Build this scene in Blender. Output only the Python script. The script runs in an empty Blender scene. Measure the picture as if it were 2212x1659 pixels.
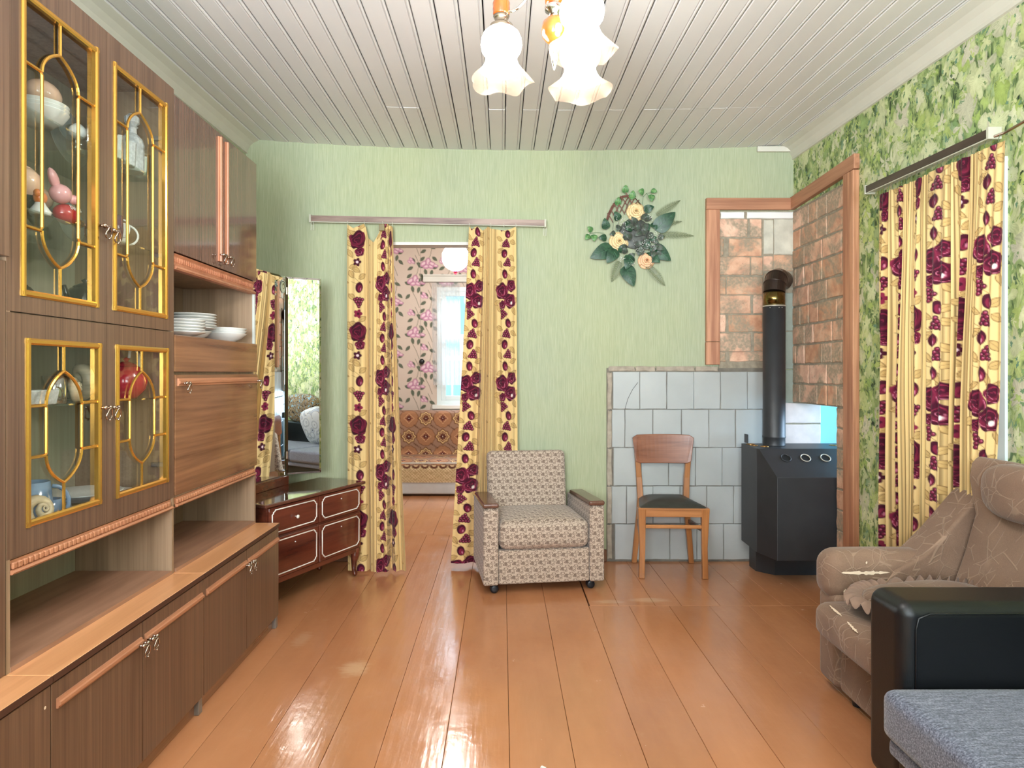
import bpy, math, random
import numpy as np
from mathutils import Vector, Matrix

random.seed(11)
rng = np.random.default_rng(11)
SC = bpy.context.scene
COL = SC.collection

# ------------------------------------------------------------------ camera
F, CX, CY, H = 1450.0, 1085.0, 805.0, 1.33
cam_d = bpy.data.cameras.new('camera')
cam = bpy.data.objects.new('camera', cam_d)
COL.objects.link(cam)
cam_d.sensor_width = 36.0
cam_d.lens = 36.0 * F / 2212.0
cam_d.shift_x = (1106.0 - CX) / 2212.0
cam_d.shift_y = (CY - 829.5) / 2212.0
cam_d.clip_start = 0.05
cam.location = (0, 0, H)
cam.rotation_euler = (math.pi / 2, 0, 0)
SC.camera = cam

# ------------------------------------------------------------------ world, light, exposure
w = bpy.data.worlds.new('sky')
SC.world = w
w.use_nodes = True
bg = w.node_tree.nodes['Background']
bg.inputs[0].default_value = (0.40, 0.78, 0.95, 1)
bg.inputs[1].default_value = 1.0
SC.view_settings.view_transform = 'Standard'
SC.view_settings.look = 'None'
SC.view_settings.gamma = 1
SC.view_settings.use_curve_mapping = False
SC.view_settings.exposure = 0.55
SC.cycles.max_bounces = 7
SC.cycles.diffuse_bounces = 4
SC.cycles.glossy_bounces = 4
SC.cycles.transmission_bounces = 4
SC.cycles.transparent_max_bounces = 10
SC.cycles.caustics_reflective = False
SC.cycles.caustics_refractive = False
SC.cycles.sample_clamp_indirect = 6
SC.cycles.use_adaptive_sampling = True
SC.cycles.adaptive_threshold = 0.03
SC.cycles.use_denoising = True


def area_light(name, loc, rot, sx, sy, power, col=(1, 1, 1)):
    d = bpy.data.lights.new(name, 'AREA')
    d.shape = 'RECTANGLE'; d.size = sx; d.size_y = sy
    d.energy = power; d.color = col
    o = bpy.data.objects.new(name, d)
    COL.objects.link(o); o.location = loc; o.rotation_euler = rot
    return o


R90 = math.pi / 2
# added fill lamps behind the camera; daylight entering by the right hand window and the far room's window
area_light('fill_front_left', (-0.75, -1.56, 1.75), (R90 * 1.42, 0, 0), 1.2, 1.5, 190, (0.86, 0.94, 1.0))  # added fill pair, tilted up to brighten the ceiling
area_light('fill_front_right', (1.0, -1.56, 1.75), (R90 * 1.42, 0, 0), 1.2, 1.5, 90, (0.86, 0.94, 1.0))
area_light('daylight_right_window', (2.34, 3.16, 1.5), (0, R90, 0), 1.3, 0.66, 12, (0.8, 0.92, 1.0))
area_light('daylight_side_room', (3.6, 4.3, 1.3), (0, R90, 0.25), 1.2, 0.9, 60, (0.55, 0.75, 1.0))
area_light('daylight_far_room', (-0.2, 9.5, 3.4), (-R90 * 0.62, 0, 0), 2.2, 1.3, 320, (0.78, 0.9, 1.0))

for _n in ('fill_front_left', 'fill_front_right'): bpy.data.lights[_n].spread = 2.3

# ------------------------------------------------------------------ helpers
ROOT = {}


def lin(c):
    c = c / 255.0
    return c / 12.92 if c <= 0.04045 else ((c + 0.055) / 1.055) ** 2.4


def C(r, g, b):
    return (lin(r), lin(g), lin(b), 1.0)


def mul(c, k):
    return (min(1, c[0] * k), min(1, c[1] * k), min(1, c[2] * k), 1.0)


def W(px, py, Y):
    "the point at depth Y that stands at this place of the photograph"
    return Vector(((px - CX) * Y / F, Y, H - (py - CY) * Y / F))


def WX(px, py, X):
    Y = F * X / (px - CX)
    return Vector((X, Y, H - (py - CY) * Y / F))


def thing(name, label, cat, loc=(0, 0, 0), rotz=0.0, group=None):
    o = bpy.data.objects.new(name, None)
    COL.objects.link(o)
    o.empty_display_size = 0.05
    o.location = loc; o.rotation_euler = (0, 0, rotz)
    ROOT[o.name] = Matrix.Translation(Vector(loc)) @ Matrix.Rotation(rotz, 4, 'Z')
    o['label'] = label; o['category'] = cat
    if group: o['group'] = group
    return o


def structure(o):
    o['kind'] = 'structure'
    return o


def tag(o, label, cat, group=None, kind=None):
    o['label'] = label; o['category'] = cat
    if group: o['group'] = group
    if kind: o['kind'] = kind
    return o


class MB:
    def __init__(self):
        self.v = []; self.f = []

    def add(self, vs, fs):
        n = len(self.v)
        self.v.extend([tuple(p) for p in vs])
        self.f.extend([tuple(i + n for i in q) for q in fs])
        return self

    def box(self, x0, x1, y0, y1, z0, z1):
        if x0 > x1: x0, x1 = x1, x0
        if y0 > y1: y0, y1 = y1, y0
        if z0 > z1: z0, z1 = z1, z0
        vs = [(x0, y0, z0), (x1, y0, z0), (x1, y1, z0), (x0, y1, z0), (x0, y0, z1), (x1, y0, z1), (x1, y1, z1), (x0, y1, z1)]
        return self.hexa(vs)

    def hexa(self, vs):
        return self.add(vs, [(0, 3, 2, 1), (4, 5, 6, 7), (0, 1, 5, 4), (1, 2, 6, 5), (2, 3, 7, 6), (3, 0, 4, 7)])

    def cbox(self, x0, x1, y0, y1, z0, z1, c=0.003):
        "box with chamfered edges (all twelve)"
        X = (x0, x1); Y = (y0, y1); Z = (z0, z1)
        vs = []
        for i in (0, 1):
            for j in (0, 1):
                for k in (0, 1):
                    sx = c if i == 0 else -c; sy = c if j == 0 else -c; sz = c if k == 0 else -c
                    vs.append((X[i], Y[j] + sy, Z[k] + sz))
                    vs.append((X[i] + sx, Y[j], Z[k] + sz))
                    vs.append((X[i] + sx, Y[j] + sy, Z[k]))
        g = lambda i, j, k, a: ((i * 2 + j) * 2 + k) * 3 + a
        fs = []
        for i in (0, 1):
            fs.append((g(i, 0, 0, 0), g(i, 1, 0, 0), g(i, 1, 1, 0), g(i, 0, 1, 0)))
            fs.append((g(0, i, 0, 1), g(1, i, 0, 1), g(1, i, 1, 1), g(0, i, 1, 1)))
            fs.append((g(0, 0, i, 2), g(1, 0, i, 2), g(1, 1, i, 2), g(0, 1, i, 2)))
        for i in (0, 1):
            for j in (0, 1):
                fs.append((g(i, j, 0, 0), g(i, j, 1, 0), g(i, j, 1, 1), g(i, j, 0, 1)))
                fs.append((g(i, 0, j, 0), g(i, 1, j, 0), g(i, 1, j, 2), g(i, 0, j, 2)))
                fs.append((g(0, i, j, 1), g(1, i, j, 1), g(1, i, j, 2), g(0, i, j, 2)))
                for k in (0, 1):
                    fs.append((g(i, j, k, 0), g(i, j, k, 1), g(i, j, k, 2)))
        return self.add(vs, fs)

    def prism(self, poly, axis, a0, a1):
        "poly: points in the other two axes (in x,y,z order); extruded along axis"
        n = len(poly); vs = []
        for a in (a0, a1):
            for p, q in poly:
                vs.append({'x': (a, p, q), 'y': (p, a, q), 'z': (p, q, a)}[axis])
        fs = [tuple(range(n)), tuple(range(2 * n - 1, n - 1, -1))]
        for i in range(n):
            j = (i + 1) % n
            fs.append((i, j, n + j, n + i))
        return self.add(vs, fs)

    def lathe(self, prof, c=(0, 0, 0), n=24, axis='z', ruffle=None, caps=True, mat=None):
        vs = []; m = len(prof)
        for i, (r, h) in enumerate(prof):
            for k in range(n):
                a = 2 * math.pi * k / n
                rr = r; hh = h
                if ruffle:
                    rr, hh = ruffle(i / (m - 1), a, r, h)
                p = Vector((rr * math.cos(a), rr * math.sin(a), hh))
                if axis == 'x': p = Vector((p.z, p.x, p.y))
                elif axis == 'y': p = Vector((p.x, p.z, p.y))
                if mat is not None: p = mat @ p
                vs.append(p + Vector(c))
        fs = []
        for i in range(m - 1):
            for k in range(n):
                k2 = (k + 1) % n
                fs.append((i * n + k, i * n + k2, (i + 1) * n + k2, (i + 1) * n + k))
        if caps:
            if prof[0][0] > 1e-4: fs.append(tuple(range(n - 1, -1, -1)))
            if prof[-1][0] > 1e-4: fs.append(tuple(range((m - 1) * n, m * n)))
        return self.add(vs, fs)

    def tube(self, pts, r, n=8, closed=False, caps=True, flat=1.0):
        pts = [Vector(p) for p in pts]; m = len(pts)
        rs = r if hasattr(r, '__len__') else [r] * m
        vs = []
        up = None
        for i, p in enumerate(pts):
            if closed: t = pts[(i + 1) % m] - pts[i - 1]
            else: t = pts[min(i + 1, m - 1)] - pts[max(i - 1, 0)]
            if t.length < 1e-9: t = Vector((0, 0, 1))
            t.normalize()
            if up is None:
                up = Vector((0, 0, 1)) if abs(t.z) < 0.9 else Vector((1, 0, 0))
            s = t.cross(up)
            if s.length < 1e-6: s = t.cross(Vector((0, 1, 0)))
            s.normalize(); u = s.cross(t).normalized(); up = u
            for k in range(n):
                a = 2 * math.pi * (k + 0.5) / n
                vs.append(p + s * (rs[i] * math.cos(a)) + u * (rs[i] * flat * math.sin(a)))
        fs = []
        for i in range(m if closed else m - 1):
            i2 = (i + 1) % m
            for k in range(n):
                k2 = (k + 1) % n
                fs.append((i * n + k, i * n + k2, i2 * n + k2, i2 * n + k))
        if caps and not closed:
            fs.append(tuple(range(n))); fs.append(tuple(range((m - 1) * n, m * n)))
        return self.add(vs, fs)

    def ell(self, c, r, n=16, m=10, mat=None, p=1.0):
        "ellipsoid; p<1 squarer"
        vs = []; fs = []
        sg = lambda x: math.copysign(abs(x) ** p, x)
        for i in range(m + 1):
            t = -math.pi / 2 + math.pi * i / m
            for k in range(n):
                a = 2 * math.pi * k / n
                q = Vector((r[0] * sg(math.cos(t)) * sg(math.cos(a)), r[1] * sg(math.cos(t)) * sg(math.sin(a)), r[2] * sg(math.sin(t))))
                if mat is not None: q = mat @ q
                vs.append(q + Vector(c))
        for i in range(m):
            for k in range(n):
                k2 = (k + 1) % n
                fs.append((i * n + k, i * n + k2, (i + 1) * n + k2, (i + 1) * n + k))
        return self.add(vs, fs)

    def grid(self, fn, nu, nv):
        vs = [fn(i / (nu - 1), j / (nv - 1)) for j in range(nv) for i in range(nu)]
        fs = [(j * nu + i, j * nu + i + 1, (j + 1) * nu + i + 1, (j + 1) * nu + i) for j in range(nv - 1) for i in range(nu - 1)]
        return self.add(vs, fs)

    def xf(self, M):
        self.v = [tuple(M @ Vector(p)) for p in self.v]
        return self

    def build(self, name, mat, parent=None, smooth=False, bevel=0, seg=2, solid=0, sub=0, local=False, uv=True, weld=False, noise=0):
        vs = self.v
        if parent is not None and not local:
            top = parent
            while top.parent is not None: top = top.parent
            if top.name in ROOT:
                Mi = ROOT[top.name].inverted()
                vs = [tuple(Mi @ Vector(p)) for p in vs]
        me = bpy.data.meshes.new(name)
        me.from_pydata([tuple(p) for p in vs], [], self.f)
        import bmesh
        bm = bmesh.new(); bm.from_mesh(me)
        if weld: bmesh.ops.remove_doubles(bm, verts=bm.verts, dist=1e-5)
        bmesh.ops.recalc_face_normals(bm, faces=bm.faces)
        if uv:
            L = bm.loops.layers.uv.new('UVMap')
            for f in bm.faces:
                nx, ny, nz = (abs(t) for t in f.normal)
                for l in f.loops:
                    x, y, z = l.vert.co
                    if nz >= nx and nz >= ny: l[L].uv = (x, y)
                    elif ny >= nx: l[L].uv = (x, z)
                    else: l[L].uv = (y, z)
        bm.to_mesh(me); bm.free()
        if smooth:
            me.polygons.foreach_set('use_smooth', [True] * len(me.polygons))
        me.materials.append(mat)
        o = bpy.data.objects.new(name, me)
        COL.objects.link(o)
        if parent is not None: o.parent = parent
        if bevel:
            b = o.modifiers.new('bevel', 'BEVEL'); b.width = bevel; b.segments = seg; b.limit_method = 'ANGLE'
            b.angle_limit = math.radians(35)
        if sub:
            s = o.modifiers.new('sub', 'SUBSURF'); s.levels = sub; s.render_levels = sub
        if solid:
            s = o.modifiers.new('solid', 'SOLIDIFY'); s.thickness = solid; s.offset = 0
        if smooth and bevel and not sub:
            wn = o.modifiers.new('wn', 'WEIGHTED_NORMAL'); wn.keep_sharp = False
        return o


def copy_tree(o, parent=None):
    c = o.copy(); COL.objects.link(c); c.parent = parent
    for ch in [x for x in bpy.data.objects if x.parent == o]:
        copy_tree(ch, c)
    return c


# ------------------------------------------------------------------ node helpers
def mk(name):
    m = bpy.data.materials.new(name); m.use_nodes = True
    nt = m.node_tree
    b = nt.nodes['Principled BSDF']
    return m, nt, b


def nd(nt, typ, ins=None, **props):
    n = nt.nodes.new(typ)
    for k, v in props.items(): setattr(n, k, v)
    if ins:
        for k, v in ins.items():
            s = n.inputs[k]
            if isinstance(v, bpy.types.NodeSocket): nt.links.new(v, s)
            else: s.default_value = v
    return n


def mth(nt, op, a, b=None, c=None, clamp=False):
    n = nt.nodes.new('ShaderNodeMath'); n.operation = op; n.use_clamp = clamp
    for i, v in enumerate((a, b, c)):
        if v is None: continue
        if isinstance(v, bpy.types.NodeSocket): nt.links.new(v, n.inputs[i])
        else: n.inputs[i].default_value = v
    return n.outputs[0]


def mix(nt, f, a, b, blend='MIX'):
    n = nt.nodes.new('ShaderNodeMix'); n.data_type = 'RGBA'; n.blend_type = blend
    for s, v in ((n.inputs[0], f), (n.inputs[6], a), (n.inputs[7], b)):
        if isinstance(v, bpy.types.NodeSocket): nt.links.new(v, s)
        else: s.default_value = v
    return n.outputs[2]


def coords(nt, scale=(1, 1, 1), kind='Object', rot=(0, 0, 0), loc=(0, 0, 0)):
    t = nt.nodes.new('ShaderNodeTexCoord')
    mp = nd(nt, 'ShaderNodeMapping', {'Vector': t.outputs[kind], 'Scale': scale, 'Rotation': rot, 'Location': loc})
    return mp.outputs[0]


def noise(nt, vec, scale=5, detail=3, rough=0.5, dist=0.0):
    return nd(nt, 'ShaderNodeTexNoise', {'Vector': vec, 'Scale': scale, 'Detail': detail, 'Roughness': rough, 'Distortion': dist})


def ramp(nt, fac, stops, interp='LINEAR'):
    n = nt.nodes.new('ShaderNodeValToRGB'); n.color_ramp.interpolation = interp
    e = n.color_ramp.elements
    while len(e) > 1: e.remove(e[-1])
    e[0].position = stops[0][0]; e[0].color = stops[0][1]
    for p, c in stops[1:]:
        x = e.new(p); x.color = c
    if isinstance(fac, bpy.types.NodeSocket): nt.links.new(fac, n.inputs[0])
    return n.outputs[0]


def bump(nt, b, h, strength=0.3, dist=0.002):
    n = nd(nt, 'ShaderNodeBump', {'Height': h, 'Strength': strength, 'Distance': dist})
    nt.links.new(n.outputs[0], b.inputs['Normal'])


def setp(b, rough=0.5, metal=0.0, spec=0.5, coat=0.0, sheen=0.0):
    b.inputs['Roughness'].default_value = rough
    b.inputs['Metallic'].default_value = metal
    b.inputs['Specular IOR Level'].default_value = spec
    b.inputs['Coat Weight'].default_value = coat
    b.inputs['Coat Roughness'].default_value = 0.08
    b.inputs['Sheen Weight'].default_value = sheen


def plain(name, rgb, rough=0.5, metal=0.0, var=0.08, scale=(6, 6, 6), bmp=0.0, coat=0.0, sheen=0.0, spec=0.5, ns=1.0, randv=0.0):
    m, nt, b = mk(name); setp(b, rough, metal, spec, coat, sheen)
    v = coords(nt, scale)
    n = noise(nt, v, ns, 4)
    c = C(*rgb)
    col = ramp(nt, n.outputs[0], [(0.3, mul(c, 1 - var)), (0.7, mul(c, 1 + var))])
    if randv:
        oi = nt.nodes.new('ShaderNodeObjectInfo')
        k = mth(nt, 'MULTIPLY_ADD', oi.outputs['Random'], randv * 2, 1 - randv)
        hs = nd(nt, 'ShaderNodeHueSaturation', {'Color': col, 'Value': k})
        col = hs.outputs[0]
    nt.links.new(col, b.inputs['Base Color'])
    if bmp: bump(nt, b, n.outputs[0], bmp)
    return m


def wood(name, dark, light, rough=0.35, axis='z', coat=0.0, grain=60, ring=2.0, contrast=1.0, bmp=0.05, randv=0.0, spec=0.5, spread=0.0, coarse=0.45):
    "long grain along axis"
    m, nt, b = mk(name); setp(b, rough, 0, spec, coat)
    sc = {'x': (ring, grain, grain), 'y': (grain, ring, grain), 'z': (grain, grain, ring)}[axis]
    v = coords(nt, sc)
    if randv:
        oi = nt.nodes.new('ShaderNodeObjectInfo')
        vm = nd(nt, 'ShaderNodeVectorMath', {0: v}, operation='ADD')
        cb = nd(nt, 'ShaderNodeCombineXYZ', {0: mth(nt, 'MULTIPLY', oi.outputs['Random'], 91.0), 1: mth(nt, 'MULTIPLY', oi.outputs['Random'], 57.0)})
        nt.links.new(cb.outputs[0], vm.inputs[1]); v = vm.outputs[0]
    n1 = noise(nt, v, 1.0, 5, 0.6)
    sc2 = {'x': (ring * .5, grain * .2, grain * .2), 'y': (grain * .2, ring * .5, grain * .2), 'z': (grain * .2, grain * .2, ring * .5)}[axis]
    n2 = noise(nt, coords(nt, sc2), 1.0, 3, 0.5, spread)
    f = mth(nt, 'ADD', mth(nt, 'MULTIPLY', n1.outputs[0], 1 - coarse), mth(nt, 'MULTIPLY', n2.outputs[0], coarse))
    d = 0.16 / contrast
    col = ramp(nt, f, [(0.5 - d, C(*dark)), (0.5 + d, C(*light))])
    if randv:
        k = mth(nt, 'MULTIPLY_ADD', oi.outputs['Random'], randv * 2, 1 - randv)
        col = nd(nt, 'ShaderNodeHueSaturation', {'Color': col, 'Value': k}).outputs[0]
    nt.links.new(col, b.inputs['Base Color'])
    if bmp: bump(nt, b, n1.outputs[0], bmp)
    return m


def emit(name, rgb, strength):
    m, nt, b = mk(name)
    b.inputs['Base Color'].default_value = (0.9, 0.9, 0.88, 1)
    b.inputs['Emission Color'].default_value = (rgb[0], rgb[1], rgb[2], 1)
    b.inputs['Emission Strength'].default_value = strength
    return m


def pane_glass(name, tint=(0.93, 0.96, 0.94), refl=0.10):
    "thin clear pane: transparent with a glossy film"
    m = bpy.data.materials.new(name); m.use_nodes = True
    nt = m.node_tree; nt.nodes.clear()
    out = nt.nodes.new('ShaderNodeOutputMaterial')
    tr = nd(nt, 'ShaderNodeBsdfTransparent', {0: (*tint, 1)})
    gl = nd(nt, 'ShaderNodeBsdfGlossy', {'Color': (1, 1, 1, 1), 'Roughness': 0.02})
    geo = nt.nodes.new('ShaderNodeNewGeometry')
    fr = nd(nt, 'ShaderNodeFresnel', {'IOR': mth(nt, 'MULTIPLY_ADD', geo.outputs['Backfacing'], 1 / 1.5 - 1.5, 1.5)})
    f = mth(nt, 'MULTIPLY_ADD', fr.outputs[0], 1.0, refl - 0.05, clamp=True)
    mx = nd(nt, 'ShaderNodeMixShader', {0: f, 1: tr.outputs[0], 2: gl.outputs[0]})
    nt.links.new(mx.outputs[0], out.inputs[0])
    return m


def painted(name, rough=0.85, sheen=0.1, trans=0.0, bmp=0.1, attr='print'):
    "cloth or paper whose printed design is held on the mesh"
    m, nt, b = mk(name); setp(b, rough, 0, 0.25, 0, sheen)
    a = nd(nt, 'ShaderNodeAttribute'); a.attribute_name = attr
    n = noise(nt, coords(nt, (1, 1, 1)), 700, 2)
    col = mix(nt, 0.12, a.outputs['Color'], n.outputs[0], 'OVERLAY')
    nt.links.new(col, b.inputs['Base Color'])
    bump(nt, b, n.outputs[0], bmp, 0.0005)
    if trans:
        t = nd(nt, 'ShaderNodeBsdfTranslucent', {'Color': a.outputs['Color']})
        mx = nd(nt, 'ShaderNodeMixShader', {0: trans, 1: b.outputs[0], 2: t.outputs[0]})
        nt.links.new(mx.outputs[0], nt.nodes['Material Output'].inputs[0])
    return m


def sheet(name, P, colr, mat, parent=None, smooth=True, back=False):
    "grid mesh from an array P[nv,nu,3] with printed colours colr[nv,nu,3] (linear)"
    nv, nu, _ = P.shape
    if parent is not None:
        top = parent
        while top.parent is not None: top = top.parent
        Mi = np.array(ROOT[top.name].inverted()) if top.name in ROOT else np.eye(4)
        P = P @ Mi[:3, :3].T + Mi[:3, 3]
    me = bpy.data.meshes.new(name)
    n = nu * nv
    me.vertices.add(n)
    me.vertices.foreach_set('co', P.reshape(-1).astype(np.float32))
    idx = np.arange(n).reshape(nv, nu)
    q = np.stack([idx[:-1, :-1], idx[:-1, 1:], idx[1:, 1:], idx[1:, :-1]], -1).reshape(-1)
    nf = (nu - 1) * (nv - 1)
    me.loops.add(nf * 4); me.loops.foreach_set('vertex_index', q.astype(np.int32))
    me.polygons.add(nf); me.polygons.foreach_set('loop_start', (np.arange(nf) * 4).astype(np.int32))
    me.polygons.foreach_set('loop_total', np.full(nf, 4, np.int32))
    if smooth: me.polygons.foreach_set('use_smooth', np.ones(nf, bool))
    me.update(calc_edges=True)
    if colr is not None:
        at = me.color_attributes.new('print', 'FLOAT_COLOR', 'POINT')
        c4 = np.concatenate([colr.reshape(-1, 3), np.ones((n, 1))], 1)
        at.data.foreach_set('color', c4.reshape(-1).astype(np.float32))
    me.materials.append(mat)
    o = bpy.data.objects.new(name, me); COL.objects.link(o)
    if parent is not None: o.parent = parent
    return o


# ------------------------------------------------------------------ printed designs (numpy)
def L3(r, g, b): return np.array([lin(r), lin(g), lin(b)])


def dab(col, mask, c, a=1.0):
    m = (np.clip(mask, 0, 1) * a)[..., None]
    col += (c - col) * m


def soft(d, w): return np.clip(0.5 - d / w, 0, 1)


class Print:
    def __init__(self, S, T, base):
        self.S, self.T = S, T
        self.col = np.broadcast_to(base, S.shape + (3,)).copy()
        self.e = 0.003

    def loc(self, cx, cy, rot=0.0, per=None):
        x = self.S - cx; y = self.T - cy
        if per: y = (y + per / 2) % per - per / 2
        c, s = math.cos(rot), math.sin(rot)
        return x * c + y * s, -x * s + y * c

    def ellipse(self, cx, cy, a, b, rot, c, per=None, al=1.0):
        x, y = self.loc(cx, cy, rot, per)
        r = np.sqrt((x / a) ** 2 + (y / b) ** 2)
        dab(self.col, soft((r - 1) * min(a, b), self.e), c, al)

    def line(self, x0, y0, x1, y1, w, c, per=None):
        x, y = self.loc(x0, y0, 0, per)
        dx, dy = x1 - x0, y1 - y0; L = dx * dx + dy * dy
        t = np.clip((x * dx + y * dy) / L, 0, 1)
        d = np.hypot(x - t * dx, y - t * dy)
        dab(self.col, soft(d - w / 2, self.e), c)

    def leaf(self, cx, cy, ln, wd, rot, fill, edge, per=None):
        x, y = self.loc(cx, cy, rot, per)
        t = np.clip(x / ln, -1, 1)
        wv = wd * (1 - t * t) * (1 - 0.25 * t)
        d = np.abs(y) - wv; ins = np.abs(x) < ln
        dab(self.col, soft(d, self.e) * ins, edge)
        dab(self.col, soft(d + 0.0030, self.e) * (np.abs(x) < ln - .002), fill)
        dab(self.col, soft(np.abs(y) - 0.0006, self.e) * (np.abs(x) < ln * .9), edge, .8)

    def rose(self, cx, cy, R, dark, mid, hi, per=None, sq=1.0):
        x, y = self.loc(cx, cy, 0, per); y = y / sq
        r = np.hypot(x, y); a = np.arctan2(y, x)
        Rm = R * (1 + 0.08 * np.sin(5 * a + cx * 40))
        m = soft(r - Rm, self.e)
        dab(self.col, m, dark)
        t = r / R
        dab(self.col, m * soft(np.abs(np.hypot(x + R * .1, y + R * .35) - R * .85) - R * .14, .01), mid, .7)
        pet = np.sin(t * 15 + 1.6 * np.sin(3 * a + t * 3) + a)
        dab(self.col, m * np.clip((pet - 0.62) * 4, 0, 1) * (t > .12), mid)
        dab(self.col, m * np.clip((pet - 0.9) * 8, 0, 1) * (t > .3) * (y > -R * .2), hi)

    def bud(self, cx, cy, a, b, rot, dark, mid, hi, line, per=None):
        self.line(cx, cy - b, cx - a * 1.5, cy - b * 1.9, .002, line, per)
        self.line(cx - a * .5, cy - b * .6, cx - a * 2.2, cy - b * 1.1, .002, line, per)
        self.ellipse(cx, cy, a, b, rot, dark, per)
        self.ellipse(cx + a * .15, cy + b * .2, a * .6, b * .65, rot, mid, per, .9)
        self.ellipse(cx + a * .2, cy + b * .1, a * .1, b * .5, rot + .3, dark, per)
        self.ellipse(cx + a * .35, cy + b * .35, a * .16, b * .25, rot, hi, per)

    def berries(self, cx, cy, r, dark, mid, hi, per=None, rot=0.0):
        cr, sr = math.cos(rot), math.sin(rot)
        for i, (dx, dy) in enumerate(((-2.4, -1), (-1, -1.6), (.6, -1.4), (2.2, -1), (-1.5, .3), (0, 0), (1.4, .3), (-.6, 1.7), (.9, 1.7), (0, 3))):
            dx, dy = dx * cr - dy * sr, dx * sr + dy * cr
            self.ellipse(cx + dx * r, cy + dy * r, r, r, 0, dark, per)
            self.ellipse(cx + dx * r, cy + dy * r, r * .55, r * .55, 0, mid, per)
            self.ellipse(cx + dx * r + r * .2, cy + dy * r - r * .2, r * .22, r * .22, 0, hi, per)


def curtain_print(S, T, cols, stripes, phase=.2):
    base = L3(228, 196, 136)
    dark, mid, hi = L3(70, 16, 36), L3(132, 36, 64), L3(206, 124, 148)
    tan, tfill = L3(122, 88, 46), L3(200, 166, 108)
    Q = Print(S, T, base); per = 0.64
    for a, b, n in stripes:
        dab(Q.col, soft(np.abs(S - (a + b) / 2) - (b - a) / 2, .006), L3(220, 188, 130), .6)
        for i in range(n):
            x = a + (b - a) * (i + .5) / n + ((i * 37) % 5 - 2) * .0016
            dab(Q.col, soft(np.abs(S - x) - (.0012 if i % 3 else .0024), .0027), L3(100, 74, 40), .9)
        Q.leaf((a + b) / 2, phase + .2, .012, .007, .5, tfill, tan, .32)
    for cx, kind, wd, p in cols:
        k = wd
        if kind == 2:
            for dx, dy, r in ((-.085, -.03, .6), (.085, .06, 2.3), (-.08, .07, -.5), (.07, -.08, -.7), (-.06, .115, .9), (.075, .13, 1.1), (.07, .285, .5), (-.05, .34, -.6), (.06, .40, .8), (.065, .475, -.4), (-.055, .25, .4), (.06, .22, -.6), (.045, .57, .5), (-.055, .56, -.4), (.03, -.10, 1.2), (-.05, .44, .9)):
                Q.leaf(cx + dx * k, p + dy, .033, .018, r, tfill, tan, per)
            Q.rose(cx + .052 * k, p - .045, .042, dark, mid, hi, per)
            Q.rose(cx - .034 * k, p - .008, .058, dark, mid, hi, per)
            Q.rose(cx + .040 * k, p + .060, .052, dark, mid, hi, per)
            Q.ellipse(cx + .052 * k, p + .075, .008, .011, .3, L3(235, 225, 215), per)
            Q.rose(cx - .030 * k, p + .088, .030, dark, mid, hi, per)
            Q.berries(cx - .02 * k, p + .150, .011, dark, mid, hi, per, .5)
            Q.bud(cx + .022 * k, p + .215, .024, .033, -.3, dark, mid, hi, tan, per)
            Q.berries(cx + .005 * k, p + .288, .0115, dark, mid, hi, per, -.9)
            Q.bud(cx - .010 * k, p + .362, .028, .033, .1, dark, mid, hi, tan, per)
            Q.berries(cx + .020 * k, p + .432, .011, dark, mid, hi, per, 1.2)
            Q.bud(cx - .006 * k, p + .512, .024, .034, -.2, dark, mid, hi, tan, per)
        else:
            for dx, dy, r in ((-.065, .03, .5), (-.06, .1, 1.0), (-.035, .19, -.4), (-.05, .245, 1.1), (-.012, .215, .5), (.035, .26, -.6), (-.07, -.05, .3), (-.045, .40, .7), (.035, .55, -.5), (-.035, .585, .4)):
                Q.leaf(cx + dx * k, p + dy, .033, .019, r, tfill, tan, per)
            Q.rose(cx, p, .060, dark * .8, mid * .75, mid, per, 1.1)
            Q.rose(cx + .014 * k, p + .088, .034, dark, mid, hi, per)
            for i in range(5):
                aa = i * 2 * math.pi / 5
                Q.ellipse(cx - .005 + .017 * math.cos(aa), p + .160 + .017 * math.sin(aa), .014, .011, aa, dark, per)
            Q.ellipse(cx - .005, p + .160, .009, .009, 0, L3(236, 206, 210), per)
            Q.bud(cx + .01 * k, p + .335, .026, .037, .1, dark, mid, hi, tan, per)
            Q.berries(cx + .005, p + .43, .012, dark, mid, hi, per)
            for i in range(5):
                aa = i * 2 * math.pi / 5
                Q.ellipse(cx + .0 + .017 * math.cos(aa), p + .515 + .017 * math.sin(aa), .015, .012, aa, mid, per)
            Q.ellipse(cx, p + .515, .009, .009, 0, dark, per)
    return Q.col
# ------------------------------------------------------------------ materials of the room
def wallpaper_green():
    m, nt, b = mk('green_ribbed_wallpaper'); setp(b, 0.75, 0, 0.25)
    n = noise(nt, coords(nt, (260, 260, 9)), 1.0, 3, 0.6)
    n2 = noise(nt, coords(nt, (1.2, 1.2, .8)), 1.0, 3)
    c1 = ramp(nt, n.outputs[0], [(0.3, C(152, 160, 130)), (0.5, C(168, 174, 142)), (0.72, C(184, 188, 160))])
    c = mix(nt, 0.35, c1, ramp(nt, n2.outputs[0], [(0.35, C(160, 170, 147)), (0.65, C(173, 178, 136))]))
    nt.links.new(c, b.inputs['Base Color']); bump(nt, b, n.outputs[0], 0.4, 0.0015)
    return m


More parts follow.
